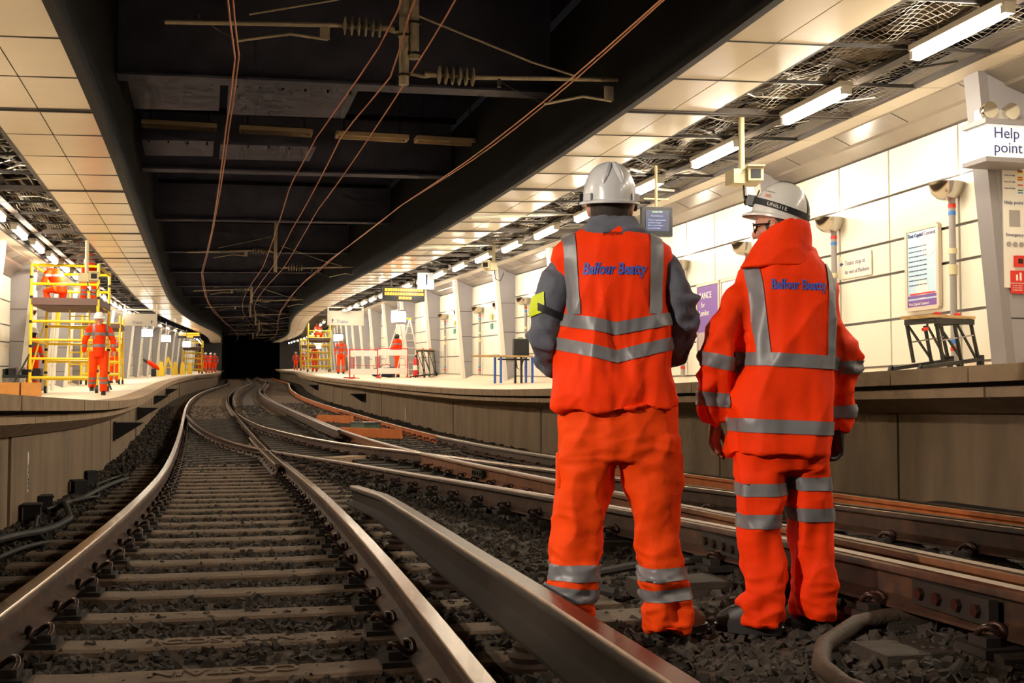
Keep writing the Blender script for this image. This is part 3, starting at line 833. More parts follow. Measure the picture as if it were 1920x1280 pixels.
    b.loft([ring(X((l+r)/2), Z(p), (r-l)/2/S, d, -.004) for p, l, r, d in ((424, 1108, 1196, .078), (432, 1082, 1222, .09), (446, 1056, 1244, .108), (462, 1036, 1262, .122), (485, 1030, 1266, .132), (520, 1042, 1263, .138), (560, 1053, 1257, .143), (600, 1050, 1257, .148), (650, 1044, 1262, .152), (700, 1040, 1265, .158), (735, 1036, 1268, .164))]+[ring(X(1152), Z(764), 118/S, .168, -.004, zf=hem)])
    vs = remesh(b, .0075, 3); wrinkle(vs, .038, (7, 6, 2.4), 1.3, lambda c: np.clip((1.50-c[:, 2])*2.6, .3, 1)); wrinkle(vs, .018, (11, 9, 4), 6.6, lambda c: np.clip((1.45-c[:, 2])*2.5, .2, 1))
    vs.materials.append(M_orange); v = link('vest', vs, root)
    # chevron bands
    for sg in (-1, 1):
        ends = (1055, 1255)[sg > 0]; 
        for pc, pe, nm in ((607, 588, 'u'), (659, 634, 'l')):
            sl = (Z(pe)-Z(pc))/(X(1254)-X(1152)); hgt = 24/S
            n = Vector((-sg*sl, 0, 1)).normalized()
            link('reflective_band', cut(vs, [((X(1152), 0, 0), (-sg, 0, 0)), ((X(1152), 0, Z(pc)), n), ((X(1152), 0, Z(pc)-hgt), -n)], .0045), v)
    # shoulder straps
    for (xa, xb, xc, xd) in ((1055, 1078, 1064, 1087), (1218, 1242, 1213, 1237)):
        za, zb = Z(440), Z(592); k1 = (X(xa)-X(xc))/(za-zb); k2 = (X(xb)-X(xd))/(za-zb)
        link('reflective_band', cut(vs, [((X(xc), 0, zb), (-1, 0, k1)), ((X(xd), 0, zb), (1, 0, -k2)), ((0, 0, zb), (0, 0, -1))], .0042), v)
    wrap_text('Balfour Beatty', 119/S, vs, X(1150), Z(509), M_logo, v, .25, .0025, 1.5)
    wrap_text('polytec', 34/S, vs, X(1147), Z(440), M_navy, v, .0, .0, 1.0, off=.004)
    # body: head, neck
    hm = head_mesh(); hm.materials.append(M_skin)
    bd = link('body', hm, root, (X(1148), .035, Z(382))); 
    b = MB(); b.sphere((0, -.012, .0), .1, 20, 12, (.78, .94, 1.0)); q = remesh(b, .006, 2)
    q2 = cut(q, [((0, .02, 0), (0, 1, -.5)), ((0, 0, .06), (0, 0, 1)), ((0, 0, -.065), (0, 0, -1))], .001, 'hair', M_hair); link('hair', q2, bd)
    hl = helmet_mesh(.103, .128, .150).build('helmet', M_helmet, root, True); hl.location = (X(1147), .03, Z(371)); hl.rotation_euler = (.10, 0, .03)
    for sx in (-1, 1):
        b = MB(); b.box((sx*.107, .01, .008), (.014, .05, .04)); b.tube([(sx*.108, .02, .03), (sx*.110, .03, .0), (sx*.105, .05, -.03)], .006, 6); b.build('ear_defender_clip', M_black, hl, True)
    # armband
    pl = [((X(1010), 0, Z(590)), (.35, 0, -1)), ((X(1010), 0, Z(553)), (-.35, 0, 1)), ((X(1021), 0, 0), (1, 0, 0)), ((0, .0, 0), (0, 1, 0))]
    ab = link('armband', cut(fl, pl, .006, 'armband', M_yel), root)
    link('armband_strap', cut(fl, [((X(1028), 0, Z(578)), (.45, 0, 1)), ((X(1028), 0, Z(592)), (-.45, 0, -1)), ((X(1010), 0, 0), (-1, 0, 0)), ((X(1054), 0, 0), (1, 0, 0))], .007, 'armband_strap', M_navy), root)
    return root
def man_right():
    S = 501.; X = lambda p: (p-1468)/S; Z = lambda p: (1188-p)/S
    root = thing('person', 'man in orange storm jacket and banded trousers, head turned left, white helmet', 'person', (1.016, 4.447, -.015), 0)
    b = MB()
    b.loft([ring(X((l+r)/2), Z(p), (r-l)/2/S, d) for p, l, r, d in ((780, 1385, 1552, .125), (850, 1378, 1560, .13), (880, 1384, 1558, .115))])
    b.loft([ring(X((l+r)/2), Z(p), (r-l)/2/S, d, cy) for p, l, r, d, cy in ((845, 1380, 1474, .12, 0), (900, 1382, 1476, .11, 0), (950, 1382, 1474, .105, 0), (1000, 1386, 1473, .10, .005), (1050, 1391, 1475, .10, 0), (1100, 1393, 1471, .098, -.005), (1140, 1386, 1466, .10, 0), (1168, 1388, 1466, .105, .005))])
    b.loft([ring(X((l+r)/2), Z(p), (r-l)/2/S, d, cy) for p, l, r, d, cy in ((845, 1476, 1560, .12, .02), (900, 1480, 1561, .11, .03), (950, 1483, 1562, .105, .03), (1000, 1486, 1567, .10, .04), (1050, 1492, 1573, .10, .04), (1100, 1494, 1572, .098, .03), (1140, 1494, 1566, .095, .03), (1162, 1498, 1562, .098, .035))])
    tr = remesh(b, .0075, 4); wrinkle(tr, .026, (8, 8, 4.5), 13.1, lambda c: np.clip(1.25-c[:, 2]*.8, .35, 1.2)); wrinkle(tr, .020, (7, 7, 14), 17.4, lambda c: np.clip((.3-c[:, 2])*4, 0, 1)+.2)
    tr.materials.append(M_orange); t = link('trousers', tr, root)
    def hb(me, par, x0, x1, pl, ph, dpl=0, off=.005, extra=()):
        m_ = (x0+x1)/2; sl = dpl/max(1, (x1-x0))
        return link('reflective_band', cut(me, [((X(x0), 0, 0), (-1, 0, 0)), ((X(x1), 0, 0), (1, 0, 0)), ((X(m_), 0, Z(pl)), (sl, 0, 1)), ((X(m_), 0, Z(ph)), (-sl, 0, -1))]+list(extra), off), par)
    hb(tr, t, 1340, 1477, 904, 928, -3); hb(tr, t, 1340, 1477, 961, 987, -3); hb(tr, t, 1478.5, 1620, 893, 918, 2); hb(tr, t, 1480.5, 1620, 951, 976, 2)
    for xx, yy, rz, fl_ in ((1442, .0, 1.15, 1), (1528, .06, .15, 1)):
        b = MB(); b.tube([(0, 0, .15), (0, 0, .06)], [.05, .052], 12); b.loft([ring(0, z, .047, .125, .075, 20, .8) for z in (.0, .05)]+[ring(0, .085, .042, .10, .05, 20, .8), ring(0, .12, .035, .05, 0, 20)])
        q = remesh(b, .007, 4); q.materials.append(M_boot); o = link('boot', q, root, (X(xx), yy, .008), rz)
        b = MB(); b.loft([ring(0, z, .052, .133, .075, 20, .8) for z in (-.006, .020)]); b.build('sole', M_boot, o, True)
    # jacket with sleeves
    b = MB()
    b.loft([ring(X((l+r)/2), Z(p), (r-l)/2/S, d, 0) for p, l, r, d in ((462, 1432, 1528, .085), (478, 1416, 1540, .105), (495, 1404, 1552, .12), (515, 1394, 1562, .13), (550, 1390, 1572, .138), (600, 1390, 1577, .144), (660, 1385, 1576, .15), (720, 1377, 1572, .155), (780, 1370, 1566, .16), (848, 1367, 1561, .166), (852, 1368, 1560, .16))])
    for pts, r in ((((1425, 520, 0), (1398, 560, -.01), (1374, 608, -.015), (1356, 662, -.01), (1346, 715, .02), (1345, 755, .045), (1347, 790, .06)), (.055, .066, .071, .075, .064, .062, .056)),
                   (((1535, 522, 0), (1558, 560, 0), (1577, 612, .0), (1591, 675, .0), (1588, 725, .03), (1585, 765, .05), (1583, 810, .06)), (.055, .061, .064, .065, .055, .050, .045))):
        b.tube([(X(px), y, Z(pz)) for px, pz, y in pts], list(r), 14)
    jk = remesh(b, .0078, 8)
    wrinkle(jk, .044, (6.5, 6, 2.4), 21.3); wrinkle(jk, .024, (8, 8, 10), 24.7, lambda c: np.clip((np.abs(c[:, 0])-.16)*9, .12, 1))
    jk.materials.append(M_orange); j = link('jacket', jk, root)
    # collar turned up
    b = MB()
    b.loft([[Vector((X(cx)+hw/S*math.cos(2*PI*k/28), cy+d*math.sin(2*PI*k/28), Z(p)+tl*.5*(1-1.8*((math.cos(2*PI*k/28)-.25)/1.25)**2))) for k in range(28)] for p, cx, hw, d, cy, tl in ((500, 1472, 82, .118, -.01, 0), (482, 1468, 68, .110, -.012, .01), (462, 1470, 58, .105, -.012, .03), (440, 1477, 52, .100, -.012, .045), (420, 1480, 46, .095, -.01, .05), (424, 1479, 40, .085, -.01, .05), (470, 1470, 44, .085, -.01, .03))])
    q = remesh(b, .0065, 3); wrinkle(q, .008, (8, 8, 10), 31.2); q.materials.append(M_orange); link('collar', q, j)
    hb(jk, j, 1374, 1576, 664, 689, 10); hb(jk, j, 1366.5, 1563, 786, 811, 8)
    for (xa, xb, xc, xd, pa, pb) in ((1400, 1424, 1413, 1437, 488, 665), (1547, 1571, 1541, 1567, 500, 672)):
        za, zb = Z(pa), Z(pb); k1 = (X(xa)-X(xc))/(za-zb); k2 = (X(xb)-X(xd))/(za-zb)
        link('reflective_band', cut(jk, [((X(xc), 0, zb), (-1, 0, k1)), ((X(xd), 0, zb), (1, 0, -k2)), ((0, 0, zb), (0, 0, -1)), ((0, 0, Z(pa-6)), (0, 0, 1))], .0045), j)
    hb(jk, j, 1290, 1388, 662, 688, 22); hb(jk, j, 1290, 1369.5, 733, 760, 6); hb(jk, j, 1577, 1660, 674, 698, -6); hb(jk, j, 1566, 1660, 758, 782, -4)
    wrap_text('Balfour Beatty', 101/S, jk, X(1491), Z(536), M_logo, j, 0, .0025, 1.5, rotc=-.03)
    # hands
    b = MB(); w = (X(1349), .055, Z(786)); b.tube([(w[0], w[1], w[2]+.04), (w[0], w[1], w[2]-.005)], [.034, .03], 12); hand(b, w, (-.05, .05, -1), (.55, .8, 0), (.8, -.55, 0), 1.05, .32)
    q = remesh(b, .0042, 3); q.materials.append(M_skind); bdh = q
    b2 = MB(); w = (X(1583), .06, Z(804)); b2.tube([(w[0], w[1], w[2]+.05), (w[0], w[1], w[2]-.005)], [.036, .033], 12); hand(b2, w, (-.12, .1, -1), (-.5, .85, 0), (-.85, -.5, 0), 1.12, .7)
    q2 = remesh(b2, .0045, 3); q2.materials.append(M_boot)
    # head turned to the left
    hm = head_mesh(); hm.materials.append(M_skin); HR = math.radians(58)
    bd = link('body', hm, root, (X(1472), .03, Z(421)), HR); bd.scale = (.94, .94, .94); bd.rotation_euler = (0, 0, HR)
    link('hand', bdh, root); link('glove', q2, root)
    b = MB(); b.sphere((0, -.012, .0), .1, 20, 12, (.79, .95, 1.0)); q = remesh(b, .006, 2)
    link('hair', cut(q, [((0, .03, 0), (0, 1, -.4)), ((0, 0, .06), (0, 0, 1)), ((0, 0, -.05), (0, -.4, -1))], .001, 'hair', M_hair), bd)
    # safety glasses
    b = MB()
    for sx in (-1, 1):
        b.tube([(sx*.074, -.02, .012), (sx*.078, .05, .014), (sx*.066, .085, .012)], .0035, 6)
    b.tube([(-.066, .085, .02), (0, .103, .024), (.066, .085, .02)], .004, 6); gl = b.build('safety_glasses', M_black, bd, True)
    for sx in (-1, 1):
        b = MB(); b.hexa([Vector(p) for p in [(sx*.012, .099, -.012), (sx*.064, .082, -.010), (sx*.012, .101, -.012), (sx*.064, .085, -.010), (sx*.010, .100, .020), (sx*.068, .083, .020), (sx*.010, .103, .020), (sx*.068, .086, .020)]]); b.build('lens', M_glass, gl)
    hl = helmet_mesh(.096, .110, .138, .028, False, .006).build('helmet', M_helmetw, root, True); hl.location = (X(1473), .03, Z(400)); hl.rotation_euler = (.26, .05, HR+.04)
    # head-torch strap round the shell and over the top, lamp at the front
    b = MB(); n = 36
    b.loft([[Vector(((.096+.004)*k0*math.cos(2*PI*k/n), (.110+.004)*k0*math.sin(2*PI*k/n), z+.012*math.sin(2*PI*k/n))) for k in range(n)] for z, k0 in ((.020, 1.0), (.045, .985))], False)
    st = b.build('torch_strap', M_navy, hl, True)
    b = MB(); rr = []
    for t_ in np.linspace(.25, PI-.25, 16):
        c_ = Vector((0, -(.113)*math.cos(t_)**1.0, .142*math.sin(t_))); rr.append([c_+Vector((-.012, 0, 0)), c_+Vector((.012, 0, 0))])
    b.loft(rr, False, False); b.build('torch_strap', M_navy, hl, True)
    b = MB(); b.box((0, .122, .045), (.055, .03, .04)); b.tube([(0, .135, .045), (0, .15, .043)], [.018, .02], 12); b.build('head_torch', M_black, hl, True)
    b = MB(); b.tube([(0, .151, .043), (0, .153, .043)], .016, 12); b.build('torch_lens', mat('torch_lens', (230, 190, 120), .1), hl)
    def on_helmet(txt, size, az, z, m_, bend=True):
        me = text_mesh(txt, size, 0, 0, .0, 'CENTER'); bm = bmesh.new(); bm.from_mesh(me)
        for v in bm.verts:
            zz = z+v.co.y; el = min(1, max(0, zz/.138)); k_ = math.cos(math.asin(el))**.82*1.0+.06
            a_ = az+v.co.x/.108
            v.co = Vector((.096*k_*math.cos(a_), .110*k_*math.sin(a_), zz+.012*math.sin(a_)))
        bm.to_mesh(me); bm.free(); me.materials.clear(); me.materials.append(m_); return link('lettering', me, hl)
    on_helmet('UNILITE', .022, PI+.12, .026, M_white); on_helmet('365', .020, PI-.36, .055, mat('orange_print', (230, 96, 40), .6)); on_helmet('MY SAFETY MY', .008, PI-.36, .075, M_navy)
    on_helmet('safety', .012, PI+1.0, .004, MATS['orange_print'])
    return root
man_left(); man_right()
# ================================================================== overhead line
M_copper = mat('copper_wire', (190, 122, 84), .45, .5)
M_porc = mat('insulator_grey', (168, 158, 138), .35)
M_tubeg = mat('catenary_tube', (205, 192, 168), .55, .2, var=.25, scale=14.)
M_vent = mat('vent_frame', (196, 172, 136), .6)
def insulator(b, x0, x1, z, r=.095, n=6):
    b.tube([(x0, 0, z), (x1, 0, z)], .028, 10)
    for i in range(n):
        x = x0+(x1-x0)*(i+.5)/n; sg = 1 if x1 > x0 else -1
        b.lathe([(.03, -.02*sg), (r, -.004), (r, .006), (.03, .02*sg)], (x, 0, z), 16, 'x')
def catenary(s, idx, lab, full=True):
    o0 = 1.72
    root = thing('catenary_support', lab, 'catenary', W(s, o0, 4.1), psi(s), 'overhead line supports between the tracks')
    n = 14 if full else 8
    b = MB(); b.tube([(-.02, 0, 0), (-.02, 0, 2.3)], .052, n); b.build('mast', M_tubeg, root, True)
    if full:
        b = MB(); b.tube([(.085, .0, .28), (.085, 0, 2.3)], .055, n); b.build('mast', M_tubeg, root, True)
        b = MB()
        for z in (.33, .52, .66, .95): b.lathe([(.07, -.012), (.07, .012), (.05, .012), (.05, -.012)], (.085 if z != .52 else -.02, 0, z), 14)
        b.lathe([(.065, -.012), (.065, .012), (.045, .012), (.045, -.012)], (-.02, 0, .1), 14); b.build('clamp', M_steel, root, True)
    b = MB(); b.box((.03, 0, 2.0), (.34, .30, .04)); b.box((.03, 0, 2.12), (.42, .36, .04)); b.build('roof_bracket', M_tubeg, root)
    for sg, z, L, i0 in ((-1, .58, 2.42, .12), (1, .13, 2.35, .20)):
        b = MB(); insulator(b, sg*(i0+.12), sg*(i0+.55), z); b.build('insulator', M_porc, root, True)
        b = MB(); b.tube([(sg*i0, 0, z), (sg*(i0+.12), 0, z)], .03, 8); b.tube([(0, 0, z), (sg*(i0), 0, z-.03), (sg*(i0+.12), 0, z)], .018, 6); b.build('insulator_bracket', M_tubeg, root, True)
        b = MB(); b.tube([(sg*(i0+.55), 0, z), (sg*L, 0, z+(-.1 if sg < 0 else .08))], .024, 8); arm = b.build('cantilever_arm', M_tubeg, root, True)
        # drop bracket and registration arm
        xb = sg*(i0+.72) if sg < 0 else sg*(L-.12); xw = sg*1.72 if sg < 0 else sg*1.5; zz = z-(.05 if sg < 0 else -.02)
        b = MB(); b.box((xb, 0, z-.08), (.10, .02, .16)); b.tube([(xb+.03, 0, z-.16), ((xb*.6+xw*.4), 0, z-.13), (xw, 0, z-.24)], .015, 6); b.build('registration_arm', M_tubeg, root, True)
        b = MB(); b.tube([(sg*L*.87 if sg < 0 else sg*(i0+.8), 0, z-.03), (xw, 0, z-.24)], .004, 5); b.tube([(sg*L*.87 if sg < 0 else sg*(i0+.8), 0, z), (sg*L*.87 if sg < 0 else sg*(i0+.8), 0, z-.09)], .022, 8); b.build('dropper', M_steel, root, True)
    b = MB(); b.tube([(.14, 0, .74), (1.35, 0, .34), (1.85, 0, .22)], .012, 6); b.tube([(-.1, 0, 1.0), (-1.6, 0, .62)], .010, 6); b.build('stay', M_tubeg, root, True)
    return root
catenary(11.9, 0, 'nearest overhead line support with ribbed insulators, hanging between the tracks')
catenary(33.5, 1, 'second overhead line support, pale post hanging in mid-tunnel', False)
catenary(51.0, 2, 'third overhead line support, small in the distance', False)
for i, s in enumerate((66, 80, 94, 108, 121)): catenary(s, 3+i, 'overhead line support number %s down the tunnel' % ('four five six seven eight'.split()[i]), False)
def wire(name, label, pts, h, r, dh=None):
    P = np.array(pts); ss = srange(P[0, 0], P[-1, 0], 1.0)
    b = MB(); b.tube([W(q, float(np.interp(q, P[:, 0], P[:, 1])), h(q) if callable(h) else h) for q in ss], r, 6)
    return tag(b.build(name, M_copper, None, True, origin=W(P[0, 0], P[0, 1], 4)), label, 'wire')
LW = [(3, -.12), (9.4, -.09), (11, -.02), (14.2, -.09), (22.9, -.17), (33.5, -.32), (51, -.05), (66, .1), (94, -.1), (120, .1), (136, 0)]
RW = [(3, 3.5), (8.7, 3.30), (11.3, 3.22), (14.6, 3.07), (18.8, 2.79), (27.7, 2.64), (34.9, 2.69), (51, 3.05), (66, 3.2), (94, 3.0), (120, 3.2), (136, 3.1)]
wire('contact_wire', 'lower copper contact wire over the nearest track', LW, 4.0, .0075)
wire('contact_wire', 'upper copper wire over the nearest track, twin of the contact wire', [(a, b_+.035) for a, b_ in LW], lambda q: 4.045+.03*math.sin(q*.35), .0075)
wire('contact_wire', 'lower copper contact wire over the right-hand track', RW, 4.0, .0075)
wire('contact_wire', 'upper copper wire over the right-hand track, twin of the contact wire', [(a, b_+.07) for a, b_ in RW], lambda q: 4.04+.03*math.sin(q*.35), .0075)
wire('feeder_wire', 'leftmost of three feeder wires tied to the mid-tunnel posts', [(4, 1.3), (10.5, 1.36), (14.9, 1.06), (18.5, .98), (33.5, 1.35), (51, 1.35), (80, 1.4), (130, 1.4)], 4.2, .009)
wire('feeder_wire', 'middle of three feeder wires tied to the mid-tunnel posts', [(4, 1.5), (9.7, 1.45), (11.9, 1.58), (14.7, 1.36), (24, 1.42), (33.5, 1.6), (51, 1.65), (80, 1.7), (130, 1.7)], 4.2, .009)
wire('feeder_wire', 'rightmost of three feeder wires tied to the mid-tunnel posts', [(4, 1.8), (9.7, 1.80), (14.3, 1.72), (21.3, 1.65), (33.5, 1.92), (51, 1.9), (80, 2.), (130, 2.)], 4.2, .009)
# roof vents
for x0, x1, lb in ((-1.26, -.17, 'leftmost of four framed vents in the dark roof'), (.21, 1.31, 'second framed vent from the left in the dark roof'), (1.72, 2.86, 'third framed vent from the left in the dark roof'), (3.02, 4.02, 'rightmost of four framed vents in the dark roof')):
    s = 18.7; root = thing('roof_vent', lb, 'vent', W(s, (x0+x1)/2, 5.08), psi(s), 'framed vents in the roof'); w = x1-x0
    b = MB()
    for a, c_ in (((-w/2, -.14, 0), (w/2, -.14, 0)), ((-w/2, .14, 0), (w/2, .14, 0)), ((-w/2, -.14, 0), (-w/2, .14, 0)), ((w/2, -.14, 0), (w/2, .14, 0))): b.bar(a, c_, .035, .07)
    b.build('frame', M_vent, root)
    b = MB(); b.box((0, 0, .05), (w, .26, .02)); b.build('grille', mat('vent_grille', (74, 62, 48), .7), root)
    for i in range(5):
        b = MB(); b.box((0, -.1+.05*i, .02), (w-.04, .008, .03)); b.build('slat', M_vent, root)
    for sx in (-1, 1):
        b = MB(); b.tube([(sx*w*.4, 0, .05), (sx*w*.4, 0, 1.25)], .01, 5); b.build('hanger', M_girder, root)
# ================================================================== workers further away
def worker(lab, loc, rz, H=1.75, pose='stand', helm=None, top=None, bands=True, group=None, hood=None):
    root = thing('person', lab, 'person', loc, rz, group)
    k = H/1.75
    hip, knee, ank, sh, hd = .92, .50, .08, 1.44, 1.575
    lean = 0.; hx = .10
    legs = {'stand': (((-.10, 0, hip), (-.11, .01, knee), (-.12, 0, ank)), ((.10, 0, hip), (.11, .01, knee), (.13, 0, ank))),
            'walk': (((-.10, 0, hip), (-.10, .10, knee), (-.10, .02, ank)), ((.10, 0, hip), (.11, .02, knee+.02), (.12, -.30, ank+.10))),
            'kneel': (((-.10, 0, .46), (-.14, .34, .40), (-.14, .22, ank)), ((.10, 0, .46), (.14, .12, .07), (.14, -.30, .07))),
            'bend': (((-.10, 0, hip-.03), (-.12, .04, knee), (-.14, 0, ank)), ((.10, 0, hip-.03), (.12, .04, knee), (.14, 0, ank)))}
    dz = 0.
    if pose == 'kneel': dz = -.46
    L = legs.get(pose, legs['stand'])
    ty = {'bend': .38, 'kneel': .22}.get(pose, 0.); tz = {'bend': -.28, 'kneel': -.08}.get(pose, 0.)
    S_ = Vector((0, ty, sh+dz+tz)); Hc = Vector((0, ty+(.16 if pose in ('bend', 'kneel') else .02), hd+dz+tz*1.2))
    hipc = Vector((0, 0, L[0][0][2]))
    V = lambda p: Vector(p)*k
    b = MB()
    for leg in L: b.tube([V(leg[0]), V(leg[1]), V(leg[2])], [.105*k, .085*k, .082*k], 10)
    b.tube([V((0, 0, hipc.z+.12)), V((0, 0, hipc.z-.06))], [.155*k, .15*k], 12, ell=.78)
    tr = remesh(b, .018, 4); tr.materials.append(M_orange2); t = link('trousers', tr, root)
    b = MB(); mid = (hipc+S_)/2
    b.tube([V(hipc+Vector((0, 0, -.12))), V(hipc+Vector((0, 0, .08))), V(mid), V(S_+Vector((0, 0, -.08))), V(S_+Vector((0, 0, .03)))], [.19*k, .18*k, .19*k, .215*k, .13*k], 14, ell=.68)
    b.tube([V(S_+Vector((-.2, 0, -.05))), V(S_+Vector((0, 0, 0))), V(S_+Vector((.2, 0, -.05)))], [.07*k, .085*k, .07*k], 10)
    A = {'stand': ((-.27, .0, 1.14), (-.27, .08, .92)), 'walk': ((-.28, .0, 1.14), (-.29, .12, .92)), 'reach': ((-.30, .10, 1.62), (-.20, .22, 1.86)), 'fold': ((-.27, .06, 1.16), (-.08, .24, 1.12))}.get(pose if pose in ('stand', 'walk', 'reach') else ('fold' if pose in ('bend', 'kneel') else pose), ((-.27, .06, 1.16), (-.08, .24, 1.12)))
    hands = []
    for sg in (1, -1):
        e, w = Vector(A[0]), Vector(A[1]); e.x *= sg; w.x *= sg
        if pose == 'walk' and sg < 0: w.y = -.10
        for q in (e, w): q.y += ty; q.z += dz+tz
        b.tube([V(Vector((-sg*.185, ty, S_.z-.04))), V(e), V(w)], [.075*k, .062*k, .05*k], 10); hands.append((e, w))
    jk = remesh(b, .018, 4); jk.materials.append(top or M_orange); j = link('jacket', jk, root)
    if bands:
        for z in (mid.z+.10, mid.z-.14):
            link('reflective_band', cut(jk, [((0, 0, (z+.03)*k), (0, 0, 1)), ((0, 0, (z-.03)*k), (0, 0, -1))], .006), j)
        if pose in ('stand', 'walk', 'reach'):
            for z in (.36, .27): link('reflective_band', cut(tr, [((0, 0, (z+.025)*k), (0, 0, 1)), ((0, 0, (z-.025)*k), (0, 0, -1))], .006), t)
            for sx in (-1, 1): link('reflective_band', cut(jk, [((sx*.13*k, 0, 0), (1, 0, 0)), ((sx*.13*k-.05*k, 0, 0), (-1, 0, 0)), ((0, 0, mid.z*k), (0, 0, -1))], .006), j)
    b = MB(); hh = V(Hc)
    b.sphere(hh, .1*k, 14, 10, (.78, .95, 1.15)); b.tube([hh+V((0, .095, 0)), hh+V((0, .115, -.03))], [.012*k, .016*k], 8); b.sphere(hh+V((0, .05, -.09)), .045*k, 10, 6)
    for sx in (-1, 1): b.sphere(hh+V((sx*.08, 0, -.01)), .028*k, 8, 6, (.4, .6, 1)); b.sphere(hh+V((sx*.032, .082, .012)), .014*k, 8, 6)
    b.tube([V(Hc+Vector((0, -.02, -.05))), V(S_+Vector((0, 0, -.02)))], [.055*k, .07*k], 10)
    for e, w in hands:
        dv = (w-e).normalized(); hand(b, V(w), dv, (0, 1, 0) if abs(dv.y) < .8 else (0, 0, 1), (1 if w.x < 0 else -1, 0, 0), k*1.0, .4)
    bd = remesh(b, .009, 2); bd.materials.append(hood or M_skin); link('body', bd, root)
    for leg in L:
        a = Vector(leg[2]); b = MB(); q0 = V(a)
        b.loft([ring(q0.x, q0.z-.08*k+z*k, .05*k, .135*k, q0.y+.055*k, 14, .8) for z in (0., .06)]+[ring(q0.x, q0.z+.03*k, .04*k, .06*k, q0.y, 14)]); b.build('boot', M_boot, root, True)
    if helm:
        h = helmet_mesh(.115*k, .14*k, .13*k, .035, False).build('helmet', helm, root, True); h.location = hh+V((0, 0, .045))
    return root
def onL(s, off, dz=0.): return W(s, off, plat_l(off)+dz)
def onR(s, r, dz=0.): return WR(s, r, plat_r(r)+dz)
worker('worker in orange walking along the left platform in front of the yellow scaffold', onL(25.3, -2.36), psi(25)+PI+.1, 1.72, 'walk', M_helmetw)
worker('worker with black hood standing behind the left corner of the yellow scaffold', onL(30.2, -4.25), psi(30)-2.3, 1.60, 'stand', M_helmetw, hood=M_navy)
worker('worker in blue helmet and orange on the left platform, right of the yellow scaffold', onL(46, -3.42), psi(46)-.3, 1.82, 'stand', M_helmblue)
worker('worker kneeling on the deck of the yellow scaffold', onL(29.3, -3.55, 2.02), psi(29)+.8, 1.70, 'kneel', M_helmetw)
worker('worker standing on the yellow scaffold with head up in the ceiling', onL(28.6, -2.85, 2.02), psi(29)+PI, 1.72, 'reach', None)
worker('worker with white helmet standing alone far along the right platform', onR(58.5, 2.95), psi(58)+PI-.1, 1.78, 'stand', M_helmetw)
worker('worker in blue helmet beside the far yellow scaffold on the right platform', onR(79, 2.4), psi(79)+.3, 1.75, 'stand', M_helmblue)
worker('left of two distant workers at the tunnel end of the right platform', onR(112, 2.2), psi(112), 1.75, 'stand', M_helmetw)
worker('right of two distant workers at the tunnel end of the right platform', onR(108, 2.6), psi(112)+PI, 1.75, 'walk', M_helmetw)
worker('hooded worker in orange vest on the right platform beside the step ladder', onR(41.7, 3.35), psi(44)+1.3, 1.62, 'bend0', None, M_orange, hood=M_navy)
for i, (s, o, r, lb) in enumerate(((98, -2.9, .2, 'leftmost'), (101, -2.6, 2.8, 'second from the left'), (104, -2.25, .4, 'third from the left'), (107, -1.95, 2.9, 'rightmost'))):
    worker('%s of the distant workers at the tunnel end of the left platform' % lb, onL(s, o), psi(s)+r, 1.74, 'stand' if i % 2 == 0 else 'walk', M_helmetw)
# ================================================================== things on and over the platforms
M_yellow = mat('scaffold_yellow', (246, 206, 20), .4)
M_brown = mat('toe_board', (96, 72, 66), .7)
M_chrome = mat('polished_steel', (225, 220, 210), .12, 1.)
M_wallpipe = mat('grey_conduit', (150, 142, 138), .45)
M_red = mat('red_paint', (206, 38, 26), .45)
M_blue = mat('blue_band', (60, 120, 190), .5)
M_green = mat('green_sign', (40, 130, 90), .5)
M_wood = mat('pale_wood', (206, 168, 112), .6, var=.2, scale=8.)
M_card = mat('cardboard', (200, 140, 72), .8, var=.15, scale=6.)
M_bench = mat('workbench_steel', (48, 46, 46), .4, .4)
M_cctv = mat('camera_cream', (214, 200, 160), .45)
M_bulb = emis('uplighter_lamp', (1., .93, .82), 120.)
M_led = emis('amber_led', (1., .30, .01), 5., .05)
M_sign = emis('lit_sign_face', (1., .95, .86), .6, .6)
M_ink = mat('dark_blue_ink', (48, 54, 120), .6)
M_faint = mat('faded_ink', (150, 140, 160), .6)
M_purple = mat('poster_purple', (112, 70, 150), .5)
M_sky = mat('poster_blue', (186, 214, 230), .5)
M_paper = mat('poster_white', (240, 234, 224), .5)
M_screen = emis('monitor_glow', (.10, .13, .30), .5, .02)
M_scrtext = emis('monitor_text', (.55, .62, 1.), 1.2, .05)
M_scrgreen = emis('monitor_green', (.3, .9, .3), 1.5)
M_glow = emis('lit_globe', (1., .93, .80), 16.)
def tR(name, label, cat, s, r, h, rz=0., group=None): return thing(name, label, cat, WR(s, r, h), psi(s)+rz, group)
def tL(name, label, cat, s, o, h, rz=0., group=None): return thing(name, label, cat, W(s, o, h), psi(s)+rz, group)
FACE = (PI/2, 0, 0)     # lettering upright, read from the camera's end of the platform
WALLF = (PI/2, 0, -PI/2)
